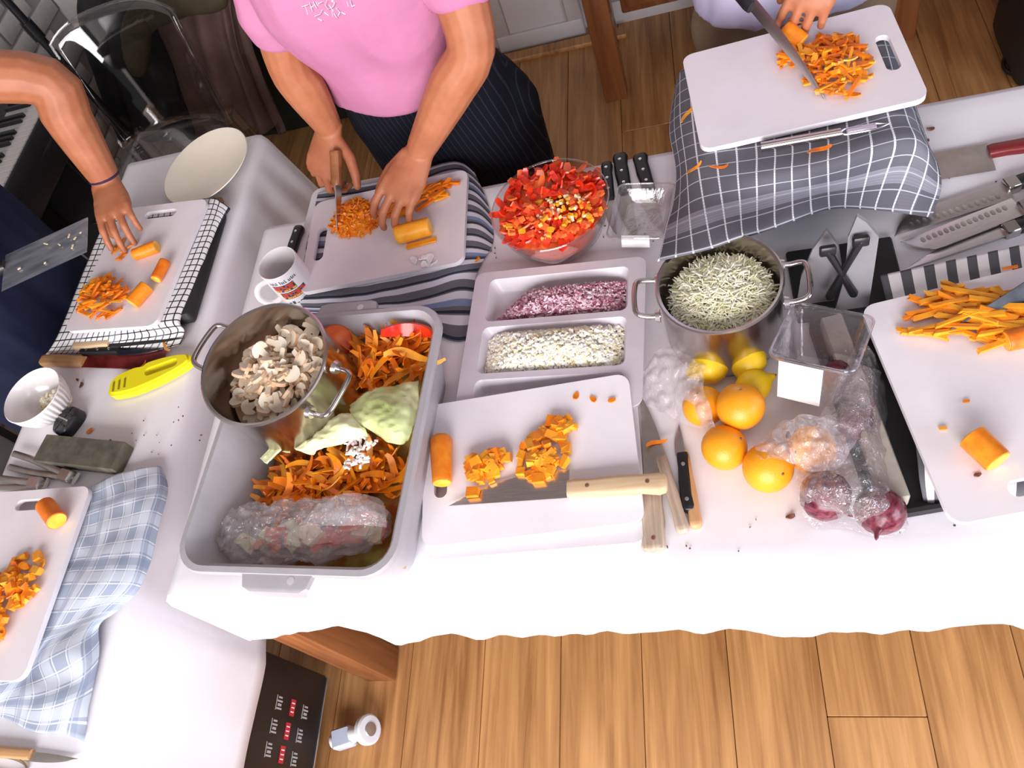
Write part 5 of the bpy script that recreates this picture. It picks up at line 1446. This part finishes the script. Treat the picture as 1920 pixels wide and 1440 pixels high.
legs(mb, [(-.455, 1.385, .80), (-.620, 1.385, .80)], [(-.450, 1.42, .05), (-.630, 1.42, .05)])
remeshed(mb, 'body', MAT['skin'], .0030, 3, pp_)
face(pp_, hc, hf_, (0, -.6, 1), MAT['hair'], True)
mb = MB(); eloft(mb, dense([(c, a + .018, b_ + .018) for c, a, b_ in tors[2:7]] + [((-.505, 1.215, 1.318), .112, .070), ((-.503, 1.21, 1.335), .070, .058)]), f)
for sh, el in ((shL, elL), (shR, elR)):
    e = sh + (el - sh) * (.42 if sh is shL else .52); sh2 = sh + V((-.04 if sh is shL else .04, 0, .012))
    limb(mb, [sh2, sh, sh + (e - sh) * .55, e], [.055, .062, .062, .064], 18)
shirt = remeshed(mb, 't_shirt', MAT['pink'], .0055, 5, pp_, .0095, (7, 7, 3))
mb = MB(); eloft(mb, dense([((-.545, 1.335, .955), .150, .108), ((-.548, 1.35, .88), .168, .122), ((-.545, 1.37, .78), .178, .130), ((-.545, 1.38, .70), .176, .122)], 14), f)
legs(mb, [(-.450, 1.385, .76), (-.620, 1.385, .76)], [(-.445, 1.42, .05), (-.635, 1.42, .05)], .092, .022, .92)
remeshed(mb, 'trousers', MAT['pin'], .008, 6, pp_, .004, (12, 12, 5))
shoes(pp_, [(-.445, 1.42, 0), (-.635, 1.42, 0)], f, MAT['matteblack'])
# white chest print: strokes laid on the shirt
bv = BVHTree.FromPolygons([v.co for v in shirt.data.vertices], [p.vertices[:] for p in shirt.data.polygons])


def print_strokes(strokes, wd):
    mb = MB()
    for st in strokes:
        pts = []
        for a, b in st:
            d = ray(a, b).normalized(); hit = bv.ray_cast(CAM, d)
            if hit[0]: pts.append(hit[0] + hit[1] * .0008)
        if len(pts) > 1: mb.tube(pts, wd, 4, flat=.4)
    return mb


S_ = [[(566, 12), (578, 8)], [(572, 10), (577, 26)], [(580, 4), (586, 20)], [(583, 14), (590, 8)], [(587, 2), (594, 14)], [(592, 2), (596, 10)], [(597, 6), (604, 3)], [(650, 2), (653, 12)], [(656, 0), (660, 12)], [(660, 11), (665, 9)],
      [(613, 0), (610, 8), (616, 16), (624, 12), (628, 4), (622, 0)], [(617, 8), (625, 20)], [(604, 18), (600, 26), (590, 30)], [(622, 18), (624, 30)], [(630, 14), (638, 22), (634, 28)], [(608, 22), (616, 28)], [(596, 34), (604, 38)], [(640, 22), (648, 26)], [(626, 24), (632, 32)]]
stuff(print_strokes(S_, .0016).build('chest_print', M('silver_print', (.88, .84, .86), rough=.5), pp_))
stuff(print_strokes([[(a + 2.5, b + 1.5) for a, b in q] for q in S_[::2]], .0009).build('print_grey', M('grey_ink', (.32, .24, .27), rough=.6), pp_))  # thinner grey ink strokes, part of the print

a, b = P(630, 280, .897), P(635, 434, .793)
knife('knife gripped upright in the fist of the pink T-shirt, its point in the grated carrot', a, b, .42, .026, 'chef', 'brownwood', 'brushed', 1, math.radians(84), .0115, .010, 2)

# ---- person in navy beside the narrow table, facing it
pn = thing('person', 'person in navy with a dark wristband holding a cleaver over the grid towel board', 'person', (0, 0, 0))
f2 = V((1, .05, 0))
tors = [((-1.655, 1.05, .72), .165, .115), ((-1.650, 1.05, .86), .165, .115), ((-1.640, 1.055, .98), .145, .105), ((-1.625, 1.06, 1.10), .150, .108), ((-1.605, 1.06, 1.22), .170, .108), ((-1.590, 1.06, 1.30), .160, .085), ((-1.580, 1.06, 1.35), .095, .062), ((-1.57, 1.06, 1.40), .055, .055)]
s2L, s2R = V((-1.600, 1.235, 1.285)), V((-1.615, .875, 1.285))
e2L = P(84, 152, 1.105); w2L = P(199, 338, .890)
c_a, c_b = P(-95, 548, 1.000), P(164, 428, .985)
w2R = c_a + V((-.065, -.045, .025)); e2R = V((-1.70, .74, 1.06))
mb = MB(); eloft(mb, dense(tors), f2)
mb.tube([(-1.575, 1.06, 1.36), (-1.555, 1.06, 1.43), (-1.54, 1.06, 1.47)], [.056, .053, .053], 16, rnd=True)
hc2 = V((-1.52, 1.06, 1.545)); head(mb, hc2, (1, 0, -.6))
for sh, el, wr in ((s2L, e2L, w2L), (s2R, e2R, w2R)):
    limb(mb, [sh, (sh + el) / 2, el, el + (wr - el) * .35, wr + (el - wr) * .12, wr], [.056, .054, .051, .050, .036, .0300])
hand(mb, w2L, P(212, 392, .868), (.25, -.30, 1), True, (12, 26, 18), 1.04, .26, (.8, .35, -.6))
cd_ = (c_b - c_a).normalized()
hand(mb, w2R, c_a + cd_ * .02 + V((0, -.02, .02)), (-.1, -.9, .5), False, (60, 70, 45), 1.0, .05, (.9, .35, -.2))
legs(mb, [(-1.655, 1.14, .80), (-1.655, .96, .80)], [(-1.68, 1.15, .05), (-1.68, .95, .05)])
remeshed(mb, 'body', MAT['skin'], .0033, 3, pn)
face(pn, hc2, (1, 0, -.6), (.5, 0, 1), MAT['hair'])
mb = MB(); eloft(mb, dense([((-1.640, 1.06, .46), .235, .165), ((-1.640, 1.06, .62), .230, .165), ((-1.637, 1.06, .80), .222, .165), ((-1.632, 1.06, .96), .215, .155), ((-1.618, 1.06, 1.10), .200, .142), ((-1.603, 1.06, 1.22), .195, .130), ((-1.590, 1.06, 1.31), .175, .100), ((-1.580, 1.06, 1.36), .085, .068)]), f2)
for sh, el in ((s2L, e2L), (s2R, e2R)):
    e = sh + (el - sh) * .50; limb(mb, [sh + V((0, -.04 if sh is s2L else .04, .01)), sh, sh + (e - sh) * .55, e], [.060, .068, .070, .074], 18)
remeshed(mb, 'tunic', MAT['navy'], .007, 6, pn, .006, (8, 8, 3))
mb = MB(); legs(mb, [(-1.655, 1.14, .70), (-1.655, .96, .70)], [(-1.68, 1.15, .05), (-1.68, .95, .05)], .09, .02, .93); remeshed(mb, 'trousers', MAT['greypants'], .009, 5, pn, .004, (12, 12, 5))
shoes(pn, [(-1.68, 1.15, 0), (-1.68, .95, 0)], f2, MAT['matteblack'])
ax_ = (w2L - e2L).normalized(); up_ = V((0, 0, 1)); u_ = (up_ - ax_ * up_.dot(ax_)).normalized(); v_ = ax_.cross(u_)
wc = w2L - ax_ * .008
MB().tube([wc + u_ * (.0305 * math.sin(2 * PI * k / 28)) + v_ * (.0315 * math.cos(2 * PI * k / 28)) for k in range(28)], .0034, 8, closed=True).build('wristband', M('dark_braid', (.03, .012, .05), rough=.7), pn)
knife('broad steel cleaver held out over the grid towel board, flecked with carrot', c_a, c_b, .40, .112, 'cleaver', 'black', 'cleaversteel', 1, math.radians(-4), .013, .011, 0)
fk = MB(); dd = (c_b - c_a)
for i in range(8):
    q = c_a + dd * R_.uniform(.48, .97) + V((0, 0, .006)) + V((-dd.y, dd.x, 0)).normalized() * R_.uniform(-.06, .03)
    fk.box(q, [R_.uniform(.003, .012), R_.uniform(.002, .004), .0015], Matrix.Rotation(R_.uniform(0, 3), 3, 'Z'))
tag(fk.build('carrot_flecks', MAT['pale']), 'pale carrot flecks stuck to the broad cleaver blade', 'carrot', kind='stuff')

# ---- person in lavender at the far board
pl_ = thing('person', 'person in a lavender shirt and brown trousers cutting carrot at the raised far board', 'person', (0, 0, 0))
dx_ = .19
tors = [((dx_, 1.49, .72), .158, .112), ((dx_, 1.485, .86), .160, .110), ((dx_, 1.465, .98), .140, .100), ((dx_, 1.44, 1.10), .148, .104), ((dx_, 1.41, 1.22), .165, .104), ((dx_, 1.395, 1.30), .155, .082), ((dx_, 1.385, 1.35), .092, .060), ((dx_, 1.375, 1.40), .054, .054)]
s3L, s3R = V((dx_ + .180, 1.405, 1.285)), V((dx_ - .180, 1.405, 1.285))
k3 = P(1524, -14, .980); w3L = P(1560, -100, 1.035); e3L = V((.44, 1.33, 1.12))
kt = P(1556, 187, .906); kd = (P(1400, 0, .975) - kt).normalized(); kb = kt + kd * .34
w3R = kb + V((-.055, .055, .035)); e3R = V((-.10, 1.38, 1.14))
mb = MB(); eloft(mb, dense(tors), f)
mb.tube([(dx_, 1.38, 1.36), (dx_, 1.35, 1.43), (dx_, 1.335, 1.47)], [.055, .052, .052], 16, rnd=True)
hc3 = V((dx_, 1.315, 1.54)); head(mb, hc3, (0, -1, -.6))
for sh, el, wr in ((s3L, e3L, w3L), (s3R, e3R, w3R)):
    limb(mb, [sh, (sh + el) / 2, el, el + (wr - el) * .35, wr + (el - wr) * .12, wr], [.052, .048, .042, .043, .031, .0275])
hand(mb, w3L, k3, (.05, -.65, 1), True, (16, 34, 24), .98, .26, (.75, .5, -.5))
hand(mb, w3R, kb - kd * .03 + V((-.01, .0, .025)), (-.3, -.3, 1), False, (60, 68, 40), .98, .05, (.95, .30, -.25))
legs(mb, [(dx_ + .085, 1.50, .80), (dx_ - .085, 1.50, .80)], [(dx_ + .09, 1.53, .05), (dx_ - .09, 1.53, .05)])
remeshed(mb, 'body', MAT['skin'], .0033, 3, pl_)
face(pl_, hc3, (0, -1, -.6), (0, -.5, 1), MAT['hair'])
mb = MB(); eloft(mb, dense([((dx_, 1.475, .835), .188, .142), ((dx_, 1.475, .90), .182, .138), ((dx_, 1.46, 1.0), .172, .130), ((dx_, 1.435, 1.11), .172, .128), ((dx_, 1.41, 1.22), .184, .124), ((dx_, 1.395, 1.31), .170, .100), ((dx_, 1.385, 1.36), .085, .068)]), f)
for sh, el in ((s3L, e3L), (s3R, e3R)):
    e = sh + (el - sh) * .75; limb(mb, [sh + V((-.04 if sh is s3L else .04, 0, .01)), sh, sh + (e - sh) * .55, e], [.058, .066, .066, .068], 18)
remeshed(mb, 'shirt', MAT['lav'], .007, 5, pl_, .006, (10, 10, 4))
mb = MB(); eloft(mb, dense([((dx_, 1.485, .92), .155, .112), ((dx_, 1.49, .82), .178, .124), ((dx_, 1.49, .70), .180, .124)], 10), f)
legs(mb, [(dx_ + .085, 1.50, .76), (dx_ - .085, 1.50, .76)], [(dx_ + .09, 1.53, .05), (dx_ - .09, 1.53, .05)], .092, .022, .93); remeshed(mb, 'trousers', MAT['khaki'], .009, 5, pl_, .004, (12, 12, 5))
shoes(pl_, [(dx_ + .09, 1.53, 0), (dx_ - .09, 1.53, 0)], f, MAT['matteblack'])
knife('long knife slanting down into the carrot heap of the raised far board', kb, kt, .36, .024, 'chef', 'black', 'brushed', -1, math.radians(74), .012, .010, 2)

# ================================================================== behind the narrow table
ch = thing('clear_chair', 'transparent acrylic chair with a curved back behind the cream plate', 'chair', (-1.66, 1.86, 0))
seat = [[V((x * (1 - .10 * max(0, y) / .2), y, .45 - .012 * math.cos(x * 6) + .006 * (y / .2) ** 2)) for x in [-.21 + .42 * i / 14 for i in range(15)]] for y in [-.22 + .42 * j / 12 for j in range(13)]]
o = MB().grid(seat).build('seat', MAT['acryl'], ch, angle=70); md = o.modifiers.new('t', 'SOLIDIFY'); md.thickness = .010
back = [[V((x * (1 + .06 * v), .19 + .05 * v - .08 * (x / .21) ** 2 * (1 - .2 * v) + .02 * v * v, .45 + .38 * v - .05 * v * (x / .23) ** 4)) for x in [-.21 + .42 * i / 20 for i in range(21)]] for v in [j / 14 for j in range(15)]]
o = MB().grid(back).build('backrest', MAT['acryl'], ch, angle=70); md = o.modifiers.new('t', 'SOLIDIFY'); md.thickness = .009
edge = [r[0] for r in back] + [p for p in back[-1][1:-1]] + [r[-1] for r in reversed(back)]
MB().tube(edge, .0055, 8).build('back_rim', MAT['glass'], ch)
for sx in (-1, 1):
    for sy in (-1, 1): MB().tube([(sx * .185, sy * .18, .44), (sx * .195, sy * .20, .2), (sx * .205, sy * .215, 0)], [.017, .015, .012], 10).build('leg', MAT['acryl'], ch)
st = thing('microphone_stand', 'black floor stand with a slim upright pole by the white brick wall', 'stand', (-1.935, 2.10, 0))
MB().tube([(0, 0, .02), (0, 0, .8), (0, 0, 1.5)], [.0135, .0135, .012], 12).build('pole', MAT['black'], st)
MB().tube([(0, 0, .80), (0, 0, .86)], .019, 12).build('clutch', MAT['black'], st)
for k in range(3): MB().tube([(0, 0, .12), (.16 * math.cos(k * 2.1 + .4), .16 * math.sin(k * 2.1 + .4), .012)], .009, 8, rnd=True).build('leg', MAT['black'], st)


def coat(name, label, rows, mat, thick=.03, amp=.02, cat='coat'):
    g = surf([[PYY(*q) for q in r] for r in rows], 34, 28)
    for i, r in enumerate(g):
        for j, p in enumerate(r): p.y += amp * math.sin(j * .75 + i * .12) + amp * .6 * noise.noise(p * 9); p.z = max(p.z, .02)
    o = MB().grid(g).build(name, mat, angle=80); md = o.modifiers.new('t', 'SOLIDIFY'); md.thickness = thick
    return tag(o, label, cat)


MAT['mauve'] = M('mauve_brown_cloth', (.13, .075, .065), (.19, .115, .10), 8, .85, bs=14, bd=.006)
MAT['olive'] = M('olive_cloth', (.045, .036, .014), (.070, .056, .024), 8, .85, bs=14, bd=.006)
MAT['charcoal'] = M('charcoal_cloth', (.010, .010, .012), (.018, .017, .018), 8, .8, bs=14, bd=.006)
coat('draped_coat', 'mauve-brown coat hanging in long folds behind the clear chair', [[(262, -20, 2.26), (330, -34, 2.24), (400, -24, 2.24), (430, -10, 2.26)], [(290, 50, 2.26), (350, 40, 2.22), (410, 44, 2.22), (448, 60, 2.26)], [(320, 130, 2.26), (380, 120, 2.20), (440, 130, 2.22), (474, 140, 2.26)], [(350, 205, 2.26), (410, 195, 2.20), (470, 195, 2.22), (505, 200, 2.26)], [(372, 262, 2.26), (440, 250, 2.20), (496, 246, 2.22), (528, 250, 2.26)]], MAT['mauve'])
coat('dark_jacket', 'charcoal jacket hanging beside the white brick wall behind the clear chair', [[(158, -20, 2.375), (200, -30, 2.36), (250, -30, 2.36), (300, -20, 2.375)], [(160, 30, 2.375), (205, 30, 2.345), (255, 30, 2.345), (310, 40, 2.375)], [(185, 110, 2.375), (225, 110, 2.345), (275, 110, 2.345), (330, 120, 2.375)], [(215, 190, 2.375), (255, 190, 2.345), (300, 185, 2.345), (360, 190, 2.375)], [(240, 250, 2.375), (285, 250, 2.345), (330, 250, 2.345), (390, 250, 2.375)]], MAT['charcoal'], .04, .012)
sl = MB(); limb(sl, [PYY(400, -6, 2.18), PYY(330, 4, 2.17), PYY(262, 40, 2.17), PYY(256, 84, 2.17), PYY(258, 122, 2.17)], [.042, .044, .043, .042, .036])
tag(remeshed(sl, 'olive_sleeve', MAT['olive'], .007, 3, None, .004), 'olive green jacket sleeve dangling over the clear chair back', 'sleeve')
rk = thing('coat_rack', 'dark rail behind the clear chair that carries the coats', 'coat rack', (-1.45, 2.43, 0))
MB().tube([(-.30, 0, 1.02), (.30, 0, 1.02)], .014, 10).build('rail', MAT['matteblack'], rk)
for sx in (-.30, .30): MB().tube([(sx, 0, 0), (sx, 0, 1.02)], .014, 10).build('post', MAT['matteblack'], rk)

# piano by the brick wall
pi_ = thing('digital_piano', 'black digital piano with white and black keys against the white brick wall', 'piano', (-2.045, 1.42, 0))
MB().rbox((-.01, 0, .665), (.40, 1.06, .11), .01, 2).build('body', MAT['black'], pi_)
MB().rbox((-.155, 0, .78), (.10, 1.06, .12), .01, 2).build('control_panel', MAT['black'], pi_)
MB().rbox((-.10, -.46, .31), (.30, .03, .62), .004, 1).build('side_panel', MAT['black'], pi_); MB().rbox((-.10, .46, .31), (.30, .03, .62), .004, 1).build('side_panel', MAT['black'], pi_)
MB().rbox((-.18, 0, .40), (.03, .90, .30), .004, 1).build('back_panel', MAT['black'], pi_)
MAT['ivory'] = M('white_key', (.62, .58, .56), rough=.25)
wk = MB().rbox((0, 0, 0), (.145, .0222, .018), .0015, 1).mesh('white_key', MAT['ivory']); bk = MB().rbox((0, 0, 0), (.092, .011, .014), .002, 1).mesh('black_key', MAT['black'])
for i in range(40):
    y = -.47 + i * .0236; o = link('white_key', wk, pi_); o.location = (.105, y, .733)
    if i % 7 not in (2, 6): o = link('black_key', bk, pi_); o.location = (.078, y + .0118, .746)
MB().rbox((.186, 0, .715), (.014, 1.0, .05), .004, 1).build('key_slip', MAT['charcoal'] if 'charcoal' in MAT else MAT['black'], pi_)

# black bag with cable beyond the far corner
bgp = P(1915, 40, .12)
rb_ = thing('black_bag', 'black bag with a trailing cable on the floor beyond the red-handled cleaver', 'bag', (bgp.x + .10, bgp.y, 0))
MB().loft([[(x, y, z) for x, y in rrect(.26 + dw, .34 + dw, .07, 5)] for dw, z in ((-.02, 0), (0, .03), (0, .2), (-.05, .28), (-.12, .30))]).build('body', MAT['matteblack'], rb_)
o_ = V(rb_.location); MB().tube(spline([P(1915, 80, .06) - o_, P(1884, 108, .02) - o_, P(1888, 134, .012) - o_, P(1930, 146, .012) - o_], 18), .006, 8).build('cable', MAT['black'], rb_)
MB().tube(spline([(-.05, .06, .29), (-.04, .02, .36), (0, 0, .38), (.04, -.02, .36), (.05, -.06, .29)], 14), .010, 8).build('handle', MAT['black'], rb_)
